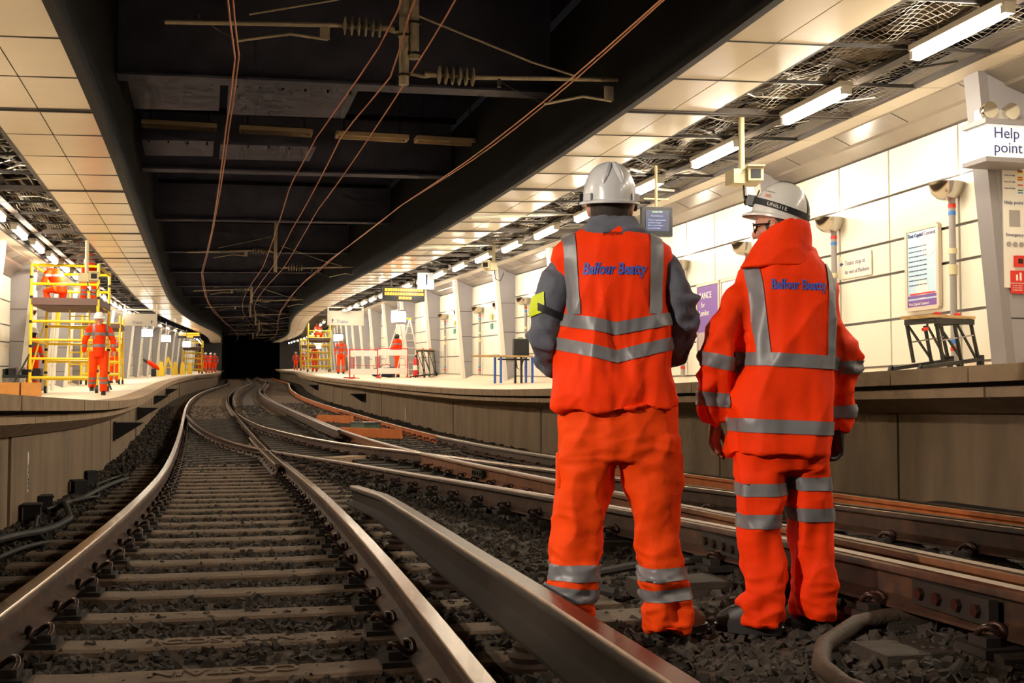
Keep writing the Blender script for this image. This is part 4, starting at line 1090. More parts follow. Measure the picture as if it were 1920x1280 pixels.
# ---- bowl uplighters on pipes along the right wall
UPN = 'first second third fourth fifth sixth seventh eighth ninth tenth eleventh twelfth'.split()
def uplighter(lab, s, fn, o, h, base, sg, lit=True):
    root = thing('wall_uplighter', lab, 'light', fn(s, o, base), psi(s)+(0 if sg > 0 else PI), 'bowl uplighters along the walls'); H = h-base
    b = MB(); b.tube([(0, 0, 0), (0, 0, H-.12)], .038, 10); b.build('pipe', M_wallpipe, root, True)
    b = MB(); b.lathe([(.048, .95), (.048, 1.06)], (0, 0, 0), 12); b.lathe([(.048, H*.62), (.048, H*.62+.06)], (0, 0, 0), 12); b.build('pipe_collar', M_cctv, root, True)
    for z, m_ in ((H-.30, M_blue), (H-.22, M_red), (.12, M_red), (.2, M_blue)):
        b = MB(); b.lathe([(.041, z), (.041, z+.045)], (0, 0, 0), 12); b.build('colour_band', m_, root, True)
    b = MB(); prof = [(.03, -.14), (.10, -.12), (.16, -.06), (.185, .03), (.19, .05), (.175, .05), (.15, -.04), (.09, -.10), (.02, -.12)]
    b.lathe(prof, (-.06, 0, H), 20); b.build('bowl', M_chrome, root, True)
    b = MB(); b.box((-.06, 0, H-.05), (.14, .06, .05)); b.build('bracket', M_wallpipe, root)
    if lit:
        b = MB(); b.box((-.06, 0, H+.03), (.10, .10, .03)); b.build('lamp', M_bulb, root)
k = 0
for i in range(9):
    s0 = 10.0+MOD*i
    for ds in (1.1, 3.5):
        if k < 12: uplighter('%s bowl uplighter from the camera along the right wall' % UPN[k], s0+ds, WR, 4.22, 3.12, 1.22, 1, i < 6); k += 1
for i, (s, lb) in enumerate(((31.0, 'bowl uplighter on the left wall beside the leftmost fin'), (35.8, 'bowl uplighter on the left wall behind the yellow scaffold'))):
    uplighter(lb, s, W, -4.52, 2.72, plat_l(-4.6)+.1, -1, True)
# ---- posters and notices on the right wall (facing the platform)
def poster(lab, s, r, h0, h1, w, cols, kind):
    root = tR('poster', lab, 'poster', s, r, (h0+h1)/2); H = h1-h0
    b = MB()
    for a, c_ in (((0, -w/2, -H/2), (0, w/2, -H/2)), ((0, -w/2, H/2), (0, w/2, H/2)), ((0, -w/2, -H/2), (0, -w/2, H/2)), ((0, w/2, -H/2), (0, w/2, H/2))): b.bar(a, c_, .045, .045)
    b.build('frame', mat('poster_frame', (206, 190, 170), .4, .3), root)
    b = MB(); b.box((.0, 0, 0), (.02, w, H)); b.build('sheet', cols[0], root)
    if kind == 'rail':
        b = MB(); b.box((-.012, 0, -H*.44), (.004, w*.94, H*.10)); b.build('printed_band', M_purple, root)
        b = MB(); b.box((-.012, 0, -H*.35), (.004, w*.94, H*.035)); b.build('printed_band', M_purple, root)
        b = MB(); b.box((-.012, 0, -H*.315), (.004, w*.8, H*.02)); b.build('printed_band', M_red, root)
        b = MB(); b.lathe([(.16, -.001), (.16, .001)], (-.012, -.12, .28), 20, 'x'); b.build('cloud', M_paper, root)
        b = MB(); b.lathe([(.12, -.001), (.12, .001)], (-.012, .0, -.24), 20, 'x'); b.build('cloud', M_paper, root)
        lettering('First Capital Connect', .062, M_ink, root, (-.014, w*.44, H*.40), WALLF)
        for i in range(9): lettering('timetable and station notice text line', .024, M_ink, root, (-.014, w*.42, H*.27-.055*i), WALLF, .001)
        lettering('First Capital Connect', .045, M_paper, root, (-.016, w*.42, -H*.455), WALLF)
    else:
        b = MB(); b.box((-.012, 0, -H*.30), (.004, w*.9, H*.25)); b.build('printed_band', mat('poster_grey', (170, 150, 150), .6), root)
        lettering('RANCE', .15, M_paper, root, (-.014, w*.40, H*.30), WALLF); lettering('for', .12, M_paper, root, (-.014, w*.30, H*.18), WALLF); lettering('London', .13, M_paper, root, (-.014, w*.40, H*.06), WALLF)
poster('tall pale blue notice poster in a frame beside the nearest uplighter', 11.72, 4.28, 1.86, 2.78, .62, [M_sky], 'rail')
poster('purple poster framed on the right wall between the two men', 17.4, 4.28, 1.55, 2.70, .85, [M_purple], 'ad')
poster('pale lilac poster partly hidden by the jacketed man', 16.5, 4.28, 1.55, 2.70, .85, [mat('poster_lilac', (206, 196, 220), .5)], 'ad')
poster('yellow strip poster on the far right wall behind the workbench', 40.3, 4.28, 1.35, 2.6, .5, [mat('poster_yellow', (226, 190, 70), .5)], 'ad')
n_ = tR('wall_notice', 'arrow notice lettered on a cream wall panel above the jacketed man\'s shoulder', 'sign', 13.15, 4.295, 2.52)
b = MB(); b.box((0, 0, 0), (.006, .8, .30)); b.build('plate', M_creamw, n_)
lettering('Trains stop at', .085, M_faint, n_, (-.006, .22, .02), WALLF); lettering('far end of Platform', .075, M_faint, n_, (-.006, .22, -.09), WALLF)
b = MB(); b.add([(-.006, .36, .045), (-.006, .30, .075), (-.006, .30, .015)], [(0, 1, 2)]); b.add([(-.006, .30, .055), (-.006, .26, .055), (-.006, .26, .035), (-.006, .30, .035)], [(0, 1, 2, 3)]); b.build('arrow', M_ink, n_)
for i, s in enumerate((26.8, 31.6, 36.4)):
    n_ = tR('safety_notice', '%s pair of small yellow and green safety plates on the far right wall' % ('nearest', 'middle', 'farthest')[i], 'sign', s, 4.29, 2.72, group='safety plates on the far wall')
    b = MB(); b.box((0, 0, .13), (.012, .26, .15)); b.build('plate', mat('sign_yellow', (206, 160, 40), .5), n_)
    b = MB(); b.box((0, 0, -.13), (.012, .26, .15)); b.build('plate', M_green, n_)
# ---- help point on the cheek of the nearest fin
hp = tR('help_point', 'illuminated help point sign box with grey caps on the nearest fin', 'sign', 9.97, 3.83, 3.10)
b = MB(); b.box((.02, -.16, .19), (.52, .30, .32)); b.build('light_box', M_sign, hp)
for z in (.0, .37):
    b = MB(); b.box((.02, -.16, z), (.60, .38, .045)); b.build('cap', M_greyd, hp)
lettering('Help', .15, M_ink, hp, (-.17, -.316, .215), FACE); lettering('point', .15, M_ink, hp, (-.17, -.316, .075), FACE)
el = tR('emergency_light', 'twin-head emergency lamp on top of the help point box', 'light', 9.90, 3.75, 3.50)
b = MB(); b.box((.05, -.05, .06), (.34, .12, .13)); b.build('battery_box', M_white, el)
for x, rz in ((-.07, -.2), (.17, .5)):
    b = MB(); b.lathe([(.02, .06), (.07, .02), (.082, -.04), (.082, -.06), (.07, -.062)], (x, -.12, .10), 16, 'y'); q = b.build('lamp_head', M_chrome, el, True)
    b = MB(); b.lathe([(.068, -.0605), (.068, -.058)], (x, -.12, .10), 16, 'y'); b.build('lens', mat('lamp_lens', (240, 236, 220), .1), q)
pn = tR('intercom_unit', 'cream intercom panel with flags, alarm and red notices below the help point', 'intercom', 9.985, 4.11, 2.0)
b = MB(); b.box((.0, 0, .62), (.25, .02, 1.42)); b.build('plate', M_white, pn)
for i, cc in enumerate(((M_blue, M_paper, M_red), (M_navy, M_red, M_yel), (M_red, M_yel, M_red), (M_paper, M_red, M_paper), (M_green, M_paper, M_blue))):
    for j, m_ in enumerate(cc):
        b = MB()
        if i == 0: b.box((.055+.018*j, -.013, 1.14), (.018, .004, .035))
        else: b.box((.073, -.013, 1.14-.065*i-.012*j), (.054, .004, .012))
        b.build('flag', m_, pn)
lettering('Help point', .05, M_ink, pn, (-.115, -.014, .74), FACE, .001); lettering('Emergency', .045, M_ink, pn, (-.10, -.014, .42), FACE, .001)
for i in range(5): lettering('Press for help', .022, M_ink, pn, (-.11, -.014, 1.15-.065*i), FACE, .001)
b = MB(); b.box((0, -.013, .60), (.12, .008, .16)); b.build('speaker_grille', M_wallpipe, pn)
for x in (-.07, 0, .07):
    b = MB(); b.lathe([(.026, -.02), (.026, -.008)], (x, 0, .34), 12, 'y'); b.build('button', M_wallpipe, pn, True)
b = MB(); b.box((.03, -.03, .17), (.10, .04, .11)); q = b.build('call_point', M_red, pn); b = MB(); b.box((.03, -.052, .17), (.05, .006, .05)); b.build('glass', M_black, q)
for z, hh in ((.02, .12), (-.10, .10)):
    b = MB(); b.box((.03, -.013, z), (.18, .006, hh)); b.build('red_notice', M_red, pn)
b = MB(); b.box((.01, -.018, .01), (.02, .004, .06)); b.box((.05, -.018, .02), (.02, .004, .08)); b.build('pictogram', M_paper, pn)
for i in range(3): lettering('In case of fire', .02, M_paper, pn, (-.04, -.018, -.075-.022*i), FACE, .001)
# ---- CCTV cameras
def cctv(lab, fn, s, o, h, top, rz, psign=1):
    root = thing('cctv_camera', lab, 'camera', fn(s, o, h), psi(s))
    b = MB(); b.tube([(0, 0, -.02), (0, 0, top-h)], .035, 10); b.build('pole', M_cctv, root, True)
    R = Matrix.Rotation(rz, 3, 'Z')
    b = MB(); b.box((-.05, 0, -.1), (.20, .24, .16)); b.build('junction_box', M_cctv, root)
    def hexa(x0, x1, y0, y1, z0, z1): return [R @ Vector((x, y, z))+Vector((.13*psign, 0, -.08)) for z in (z0, z1) for y in (y0, y1) for x in (x0, x1)]
    b = MB(); b.hexa(hexa(-.085, .085, -.20, .22, -.075, .075)); hs = b.build('camera_housing', M_cctv, root)
    b = MB(); b.hexa(hexa(-.095, .095, -.25, .22, .075, .09)); b.build('sun_shield', M_cctv, hs)
    b = MB(); b.hexa(hexa(-.055, .055, -.206, -.19, -.05, .05)); b.build('window', M_black, hs)
    b = MB(); b.tube([(.02, 0, -.18), (.04, .02, -.36), (.16, .05, -.40), (.24, .05, -.22)], .010, 6); b.build('cable', M_cable, root, True)
cctv('cream CCTV camera on a pole above the right-hand man\'s helmet', WR, 12.02, 2.2, 3.42, 4.08, -.25)
cctv('cream CCTV camera on a tall pole further along the right platform', WR, 24.4, 2.5, 3.70, 4.1, -.5, -1)
cctv('white CCTV camera hanging in front of the yellow scaffold', W, 23.9, -2.5, 3.2, 3.85, .1)
# ---- monitor
mo = tR('monitor', 'black information monitor hanging behind the men', 'screen', 14.5, 2.2, 3.02, -.1)
b = MB(); b.box((0, .05, .19), (.42, .10, .39)); b.build('casing', M_black, mo)
b = MB(); b.box((0, -.004, .20), (.32, .008, .28)); sc_ = b.build('screen', M_screen, mo)
lettering('London Rail', .028, M_scrgreen, mo, (-.07, -.012, .31), FACE, .001); lettering('Good Service', .03, M_scrtext, mo, (-.09, -.012, .255), FACE, .001)
for i, l_ in enumerate(('There is a good service', 'on all our routes', 'Please check before', 'you travel today')): lettering(l_, .026, M_scrtext, mo, (-.13, -.012, .20-.036*i), FACE, .001)
b = MB(); b.tube([(0, .05, .39), (0, .05, .95)], .022, 8); b.box((0, .05, .50), (.34, .02, .02)); b.build('hanger', M_cctv, mo, True)
# ---- departure board
def board(lab, fn, s, o, h, w, H):
    root = thing('departure_board', lab, 'sign', fn(s, o, h), psi(s))
    b = MB(); b.box((0, .1, H/2), (w, .2, H)); b.build('casing', M_black, root)
    for i, (f0, f1) in enumerate(((-.46, .46), (-.46, .46), (-.12, .16))):
        rr = random.Random(i); x = f0*w
        z = H*(.80-.29*i)
        b = MB()
        while x < f1*w:
            ww = rr.uniform(.03, .08); b.box((x+ww/2, -.006, z), (ww, .01, H*.19)); x += ww+.018
        b.build('amber_text', M_led, root)
    for sx in (-1, 1):
        b = MB(); b.tube([(sx*w*.3, .1, H), (sx*w*.3, .1, H+.35)], .02, 6); b.build('hanger', M_black, root)
board('amber lit departure board hanging over the right platform', WR, 33.5, 2.15, 3.35, 1.22, .40)
board('small amber lit departure board far along the left platform', W, 84, -2.9, 3.3, 1.5, .42)
board('faint amber departure board near the far end of the right platform', WR, 86, 2.6, 3.3, 1.2, .4)
# ---- hanging signs
s1 = tR('platform_sign', 'white square sign with the number 1 hanging over the right platform', 'sign', 31.2, 2.35, 3.55)
b = MB(); b.box((0, .06, .26), (.44, .12, .50)); b.build('light_box', M_sign, s1); lettering('1', .42, M_ink, s1, (-.09, -.008, .12), FACE)
b = MB(); b.tube([(0, .06, .5), (0, .06, .7)], .02, 6); b.build('hanger', M_white, s1)
def trains(lab, fn, s, o, h, w, H, txt, fl):
    root = thing('direction_sign', lab, 'sign', fn(s, o, h), psi(s))
    b = MB(); b.box((0, .1, H/2), (w, .2, H)); b.build('panel', mat('sign_cream', (176, 168, 152), .5), root)
    lettering(txt, H*.32, M_ink, root, (-.25*w, -.008, H*.16), FACE)
    xa = .34*w if fl else -.36*w; b = MB(); b.box((xa, -.006, H*.26), (.03, .008, H*.2)); b.add([(xa-.06, -.009, H*.32), (xa+.06, -.009, H*.32), (xa, -.009, H*.46)], [(0, 1, 2)]); b.build('arrow', M_ink, root)
    b = MB()
    for sx in (-1, 1): b.bar((sx*w*.48, .1, H), (sx*w*.48, .1, H+.5), .05)
    b.bar((-w*.48, .1, H+.16), (w*.48, .1, H+.16), .05); b.build('frame', M_white, root)
trains('large cream direction sign reading Trains far along the right platform', WR, 50.5, 2.45, 3.2, 1.55, .62, 'Trains', False)
trains('cream direction sign reading Trains over the left platform behind the scaffold', W, 48, -2.62, 2.98, 1.25, .48, 'Trains', True)
# lit globe signs further along
for i, (fn, s, o, h, lb) in enumerate(((WR, 40.6, 3.2, 2.95, 'lit white drum lamp on a fin behind the barrier on the right platform'), (W, 60, -3.2, 2.75, 'lit white drum lamp nearest on the far left platform'), (W, 70, -3.1, 2.7, 'middle lit white drum lamp on the far left platform'), (W, 82, -2.9, 2.6, 'farthest lit white drum lamp on the left platform'), (WR, 66, 3.3, 2.75, 'lit white drum lamp above the lone worker on the right'), (WR, 90, 2.9, 2.7, 'lit white drum lamp over the far right scaffold'))):
    root = thing('drum_lamp', lb, 'light', fn(s, o, h), psi(s))
    b = MB(); b.lathe([(.24, .04), (.26, .12), (.26, .34), (.24, .42)], n=16); b.build('diffuser', M_glow, root, True)
    for z in (0, .42):
        b = MB(); b.lathe([(.27, z), (.27, z+.05), (.05, z+.08)], n=16); b.build('cap', M_greyd, root, True)
    b = MB(); b.bar((.0, .0, .45), (.0, .0, 1.2), .05); b.build('bracket', M_greyd, root)
# bright cable trays crossing the right ceiling
for i, s in enumerate((19.32, 24.1)):
    b = MB(); b.sweep([(.80, 3.90), (4.1, 4.17), (4.1, 4.21), (.80, 3.94)], [s, s+.07], WR)
    tag(b.build('cable_tray', mat('tray_white', (226, 230, 208), .4), None, origin=WR(s, 2.4, 4)), 'pale metal tray crossing under the right soffit, %s' % ('the nearer of two' if i == 0 else 'the farther of two'), 'tray')
# ---- portable workbench
def workbench(lab, s, r, rz, H=.60):
    root = tR('workbench', lab, 'workbench', s, r, plat_r(r), rz)
    k = H/.60
    for y, nm in ((-.11, 'jaw'), (.11, 'jaw')):
        b = MB(); b.box((0, y, H-.015), (.62, .13, .028)); b.build('jaw', M_wood, root)
    b = MB(); b.box((-.2, 0, H-.055), (.05, .42, .05)); b.box((.2, 0, H-.055), (.05, .42, .05)); b.box((0, -.2, H-.06), (.50, .03, .05)); b.build('clamp_rail', M_bench, root)
    for x, y in ((-.12, -.1), (.15, -.1), (.2, .1)):
        b = MB(); b.lathe([(.035, 0), (.035, .025), (.02, .03)], (x, y, H), 10); b.build('peg', M_red, root, True)
    b = MB(); b.tube([(-.30, -.22, H-.06), (-.38, -.22, H-.06), (-.38, -.22, H-.14)], .012, 6); q = b.build('crank', M_bench, root, True)
    b = MB(); b.tube([(-.38, -.22, H-.14), (-.44, -.22, H-.15)], .016, 8); b.build('crank_knob', M_red, q, True)
    for y in (-.18, .18):
        for xa, xb in ((-.22, -.14), (.02, .10), (.24, .34)):
            b = MB(); b.bar((xa, y, H-.08), (xb, y, .10), .03, .02); b.build('leg', M_bench, root)
        b = MB(); b.bar((-.20, y, H-.09), (.12, y, .11), .018); b.bar((.06, y, H-.09), (.32, y, .11), .018); b.build('brace', M_bench, root)
        b = MB(); b.bar((-.16, y, H*.55), (.26, y, H*.66), .03, .012); b.build('side_strip', M_wallpipe, root)
        b = MB(); b.bar((-.44, y, .035), (.36, y, .13), .06, .035); b.bar((-.46, y, .0), (-.42, y, .06), .035); b.bar((.36, y, .02), (.36, y, .17), .05); b.bar((.08, y, .0), (.08, y, .10), .05); b.build('foot_frame', M_bench, root)
    b = MB(); b.box((.02, -.22, .03), (.14, .02, .02), Matrix.Rotation(.4, 3, 'Y')); b.build('step', M_paper, root)
workbench('black folding workbench with pale wooden jaws on the right platform below the poster', 9.85, 3.15, .25, .54)
workbench('folding workbench in front of the yellow strip poster on the far right platform', 38.8, 3.8, .3, .95)
# trestle table with a black case
tb = tR('trestle_table', 'low trestle table with blue legs on the right platform left of the men', 'table', 26.0, 3.35, plat_r(3.35), .1)
b = MB(); b.box((-.25, 0, .62), (1.35, .5, .03)); b.build('table_top', M_wood, tb)
for x in (-.35, .15, .42):
    for y in (-.2, .2):
        b = MB(); b.bar((x, y, 0), (x, y, .60), .06, .04); b.build('leg', M_helmblue if x != .15 else M_bench, tb)
b = MB(); b.bar((-.35, 0, .55), (.42, 0, .55), .04); b.build('stretcher', M_bench, tb)
b = MB(); b.tube([(.0, -.24, .6), (.02, -.27, .35), (.12, -.26, .3), (.2, -.24, .6)], .012, 6); b.build('cable', M_cable, tb, True)
cs = tR('speaker_case', 'black speaker case standing on the trestle table', 'case', 26.0, 3.55, plat_r(3.35)+.638, -.15)
b = MB(); b.box((0, 0, .19), (.36, .30, .38)); b.build('body', M_black, cs); b = MB(); b.box((0, -.152, .19), (.30, .008, .32)); b.build('grille', mat('speaker_grille', (34, 34, 34), .8), cs)
b = MB(); b.tube([(-.06, 0, .38), (-.05, 0, .41), (.05, 0, .41), (.06, 0, .38)], .012, 6); b.build('handle', M_black, cs, True)
# chapter-8 barriers
def barrier(lab, s, r, rz):
    root = tR('barrier', lab, 'barrier', s, r, plat_r(r), rz, 'red and white barriers round the work area')
    for z, hh in ((.14, .20), (.78, .20)):
        b = MB(); b.box((0, 0, z+hh/2), (1.05, .03, hh)); b.build('board', M_paper, root)
    for x in (-.53, .53):
        b = MB(); b.tube([(x, 0, .0), (x, 0, 1.02)], .02, 8); b.build('post', M_red, root, True)
        b = MB(); b.box((x, 0, .02), (.06, .42, .04)); b.build('foot', M_red, root)
    b = MB(); b.tube([(-.53, 0, 1.02), (.53, 0, 1.02)], .016, 6); b.tube([(-.53, 0, .45), (.53, 0, .45)], .010, 6); b.build('rail', M_red, root, True)
barrier('red and white barrier with its long side to the camera beside the ladder', 40.6, 3.0, .05)
barrier('red and white barrier standing left of the first, seen partly behind it', 41.2, 2.1, .1)
barrier('red and white barrier turned end-on at the left of the work area', 42.0, 1.75, 1.3)
bg = tR('holdall', 'dark blue and black kit bag lying behind the red and white barrier', 'bag', 42.0, 2.95, plat_r(3.0)+.0)
b = MB(); b.loft([[Vector((x, .16*math.cos(t), .18+.17*math.sin(t)*kk)) for t in np.linspace(0, 2*PI, 12, endpoint=False)] for x, kk in ((-.5, .5), (-.4, .9), (0, 1.), (.35, 1.3), (.5, .9))]); b.build('body', mat('navy_cloth', (44, 50, 84), .8), bg, True)
b = MB(); b.tube([(-.2, -.1, .34), (-.1, -.14, .46), (.1, -.14, .46), (.2, -.1, .38)], .015, 6); b.build('strap', M_navy, bg, True)
# step ladder
ld = tR('step_ladder', 'pale aluminium step ladder beside the hooded worker on the right platform', 'ladder', 41.0, 3.4, plat_r(3.9), .2)
for x in (-.24, .24):
    b = MB(); b.bar((x*1.2+.35, -.3, 0), (x*.8+.1, 0, 2.05), .05, .03); b.build('stile', M_white, ld); b = MB(); b.bar((x*1.2-.35, .5, 0), (x*.8+.1, .05, 2.05), .04, .03); b.build('rear_leg', M_white, ld)
for i in range(7):
    f = (i+1)/8; b = MB(); b.bar((-.24+.35*(1-f)+.05, -.3*(1-f), 2.05*f), (.24+.35*(1-f)+.05, -.3*(1-f), 2.05*f), .07, .02); b.build('tread', M_white, ld)
b = MB(); b.box((.1, .02, 2.07), (.46, .16, .04)); b.build('top_cap', M_yellow, ld)
# extinguishers
fx = tR('fire_extinguisher', 'red and white fire extinguisher standing behind the far workbench', 'extinguisher', 40.2, 3.75, plat_r(3.75))
b = MB(); b.lathe([(.09, 0), (.10, .03), (.10, .55), (.06, .66), (.03, .70)], n=14); b.build('cylinder', M_red, fx, True); b = MB(); b.lathe([(.103, .25), (.103, .42)], n=14); b.build('label_band', M_paper, fx, True)
b = MB(); b.box((0, 0, .74), (.05, .12, .06)); b.tube([(0, .05, .72), (.10, .06, .6), (.12, .05, .3)], .014, 6); b.build('hose_head', M_black, fx, True)
sb = tR('lantern', 'small black lantern box on the floor far along the right platform', 'lantern', 48.5, 3.5, plat_r(3.5)); b = MB(); b.box((0, 0, .14), (.2, .2, .28)); b.build('body', M_black, sb); b = MB(); b.tube([(-.08, 0, .28), (-.08, 0, .4), (.08, 0, .4), (.08, 0, .28)], .012, 6); b.build('handle', M_black, sb)
# ---- scaffold towers
def tower(lab, loc, rz, w, L, H, deck, detail=True):
    root = thing('scaffold_tower', lab, 'scaffold', loc, rz)
    r = .034
    for x in (-w/2, w/2):
        for y in (-L/2, L/2):
            b = MB(); b.tube([(x, y, .18), (x, y, H)], r, 8); p = b.build('standard', M_yellow, root, True)
            b = MB(); b.tube([(x, y, .1), (x, y, .30)], .022, 6); b.lathe([(.09, -.03), (.09, .03)], (x, y, .095), 12, 'x'); b.build('castor', M_bench, p, True)
            if detail:
                for z in (.5, 1.05, 1.6, 2.15, 2.6):
                    b = MB(); b.tube([(x, y, z-.03), (x, y, z+.03)], .038, 8); b.build('coupler', M_navy, p, True)
    zz = [.35+.42*i for i in range(int((H-.4)/.42)+1)]
    for y in (-L/2, L/2):
        for z in zz:
            b = MB(); b.tube([(-w/2, y, z), (w/2, y, z)], .031, 8); b.build('ledger', M_yellow, root, True)
    for x in (-w/2, w/2):
        for z in zz[::2]+[zz[-1]]:
            b = MB(); b.tube([(x, -L/2, z), (x, L/2, z)], .031, 8); b.build('ledger', M_yellow, root, True)
        b = MB(); b.tube([(x, -L/2, .4), (x, L/2, 1.9)], .02, 6); b.build('diagonal_brace', M_yellow, root, True)
    # ladder frame inside
    for x in (-.05, .38):
        b = MB(); b.tube([(x, .1, .25), (x, .1, H-.5)], .02, 6); b.build('ladder_stile', M_yellow, root, True)
    for i in range(int((H-.8)/.28)):
        b = MB(); b.tube([(-.05, .1, .4+.28*i), (.38, .1, .4+.28*i)], .016, 6); b.build('ladder_rung', M_yellow, root, True)
    b = MB(); b.box((0, 0, deck-.03), (w-.06, L, .04)); b.build('deck', M_brown, root)
    for y in (-L/2-.02, L/2+.02):
        b = MB(); b.box((0, y, deck+.06), (w, .025, .16)); b.build('toe_board', M_brown, root)
    for x in (-w/2-.02, w/2+.02):
        b = MB(); b.box((x, 0, deck+.06), (.025, L, .16)); b.build('toe_board', M_brown, root)
    if detail:
        for x, sg in ((-w/2, -1), (w/2, 1)):
            b = MB(); b.tube([(x, -L/2, .9), (x+sg*.35, -L/2-.3, .08)], .02, 6); b.build('outrigger', M_navy, root, True)
    return root
tower('tall yellow scaffold tower on wheels on the left platform', onL(28.9, -3.25), psi(29)-.05, 1.42, 2.0, 2.92, 2.0)
tower('yellow scaffold tower behind the blue-helmeted worker on the left platform', onL(42, -3.5), psi(42), 1.2, 1.8, 2.3, 1.9, False)
tower('distant yellow scaffold tower near the tunnel end of the left platform', onL(94, -3.3), psi(94), 1.4, 2.2, 2.6, 1.9, False)
tower('yellow scaffold tower left of the lone worker far along the right platform', onR(72, 2.45), psi(72), 1.3, 2.0, 2.9, 1.9, False)
tower('farthest yellow scaffold tower on the right platform', onR(96, 2.45), psi(96), 1.3, 2.2, 2.6, 1.9, False)
worker('worker in orange sitting high on the far right scaffold', onR(72, 2.5, 1.92), psi(72)+.4, 1.7, 'kneel', None)
# long leaning pole and boxes at the left
pl = tL('leaning_pole', 'white pole with yellow sleeve leaning by the left wall behind the scaffold', 'pole', 33.5, -4.15, plat_l(-4.1))
b = MB(); b.tube([(0, 0, 0), (.16, .0, 2.7)], .05, 8); b.build('shaft', M_white, pl, True); b = MB(); b.tube([(.105, 0, 1.75), (.125, 0, 2.15)], .058, 8); b.build('sleeve', M_yellow, pl, True)
for i, (x, lb) in enumerate(((-.2, 'left'), (.22, 'right'))):
    bx = tL('cardboard_box', '%s of two cardboard boxes at the front of the left platform' % lb, 'box', 26.6, -4.02+x, plat_l(-4.0), .1*i)
    b = MB(); b.box((0, 0, .15), (.40, .32, .30)); b.build('carton', M_card, bx); b = MB(); b.box((0, 0, .302), (.06, .32, .004)); b.build('tape', mat('parcel_tape', (170, 120, 60), .4), bx)
tr_ = tL('tool_trolley', 'dark tool trolley heaped with kit at the left edge behind the cartons', 'trolley', 28.4, -4.30, plat_l(-4.2), .1)
b = MB(); b.box((0, 0, .42), (1.0, .5, .06)); b.build('tray', M_bench, tr_); b = MB(); b.box((0, 0, .12), (1.0, .5, .05)); b.build('shelf', M_bench, tr_)
for x in (-.46, .46):
    for y in (-.22, .22):
        b = MB(); b.bar((x, y, .04), (x, y, .55), .035); b.build('leg', M_bench, tr_)
for i in range(5):
    b = MB(); b.box((-.36+.18*i, random.uniform(-.1, .1), .52), (.16, .26, .12+.05*(i % 3)), Matrix.Rotation(.3*i, 3, 'Z')); b.build('tool_case', [M_navy, M_bench, M_wallpipe][i % 3], tr_)
# yellow caution stands and trestle
for i, (s, o, lb) in enumerate(((72, -3.55, 'nearest'), (79, -3.35, 'second'), (84, -3.3, 'third'), (89, -3.2, 'farthest'))):
    cn = tL('caution_stand', '%s yellow folding caution stand on the far left platform' % lb, 'caution stand', s, o, plat_l(o), group='yellow caution stands')
    for sg in (-1, 1):
        b = MB(); b.hexa([Vector(p) for p in [(-.19, sg*.14-.01, 0), (.19, sg*.14-.01, 0), (-.19, sg*.14+.01, 0), (.19, sg*.14+.01, 0), (-.11, sg*.02-.01, .85), (.11, sg*.02-.01, .85), (-.11, sg*.02+.01, .85), (.11, sg*.02+.01, .85)]]); b.build('leaf', M_yellow, cn)
    b = MB(); b.tube([(-.05, 0, .85), (-.04, 0, .92), (.04, 0, .92), (.05, 0, .85)], .012, 6); b.build('handle', M_yellow, cn)
tt = tL('trestle', 'yellow A-frame trestle among the caution stands on the far left platform', 'trestle', 75.5, -3.45, plat_l(-3.4))
for sg in (-1, 1):
    for y in (-.25, .25):
        b = MB(); b.bar((sg*.34, y, 0), (0, y, 1.15), .07, .05); b.build('leg', M_yellow, tt)
b = MB(); b.bar((0, -.25, 1.13), (0, .25, 1.13), .08); b.bar((-.2, -.25, .5), (.2, -.25, .5), .05); b.build('crossbar', M_yellow, tt)
vc = tL('kit_trolley', 'small dark trolley with an orange bag slumped on it, far left platform', 'trolley', 70, -3.8, plat_l(-3.8))
b = MB(); b.box((.05, 0, .22), (.26, .3, .44)); b.build('body', M_black, vc)
b = MB(); b.tube([(-.42, 0, .92), (-.30, 0, .86), (-.08, 0, .72), (.18, 0, .55), (.34, 0, .40)], [.03, .12, .17, .16, .05], 12, ell=.8); b.build('bag', M_orange, vc, True)
b = MB(); b.tube([(-.55, 0, 1.0), (-.40, 0, .90), (-.30, 0, .84)], [.05, .10, .11], 10); b.build('bag_flap', M_black, vc, True)
# ================================================================== trackside things
M_hose = mat('muddy_hose', (84, 68, 54), .7, var=.35, scale=9., bump=.3, bscale=60)
M_ply = mat('worn_board', (98, 84, 68), .85, var=.35, scale=14., bump=.4, bscale=50)
def gh(off): return float(np.interp(off, GX, GH))
hs = MB(); pts = [(3.62, 3.02), (3.75, 2.78), (3.86, 2.52), (3.84, 2.28), (3.66, 2.06), (3.42, 1.93), (3.16, 1.88), (2.9, 1.90), (2.5, 2.0), (2.0, 2.2)]
P_ = np.array(pts); tt_ = np.linspace(0, len(pts)-1, 40); 
hs.tube([W(float(np.interp(t, range(len(pts)), P_[:, 0])), float(np.interp(t, range(len(pts)), P_[:, 1])), gh(float(np.interp(t, range(len(pts)), P_[:, 1])))+.045) for t in tt_], .030, 10)
tag(hs.build('hose', M_hose, None, True, origin=W(3.2, 1.9, -.1)), 'thick muddy hose looping over the ballast at the lower right', 'hose')
def plank(lab, s, off, L, w, t, rz, h=None, m=None):
    root = W(s, off, (gh(off) if h is None else h))
    b = MB(); b.box((0, 0, t/2), (L, w, t)); b.box((0, -w*.42, t/2+.001), (L*.995, .012, t)); o = b.build('timber_board', m or M_ply, None, loc=root); o.rotation_euler = (0, 0, psi(s)+rz); tag(o, lab, 'board')
plank('rough wooden board lying on the ballast behind the vested man\'s feet', 4.95, 1.42, .55, .28, .05, .1)
plank('wooden board under the vested man\'s boots, nearest of the walkway boards', 4.62, 1.48, .60, .26, .035, .08)
plank('dark timber end behind the jacketed man\'s boots', 5.05, 2.05, .42, .26, .08, .05, None, M_timber)
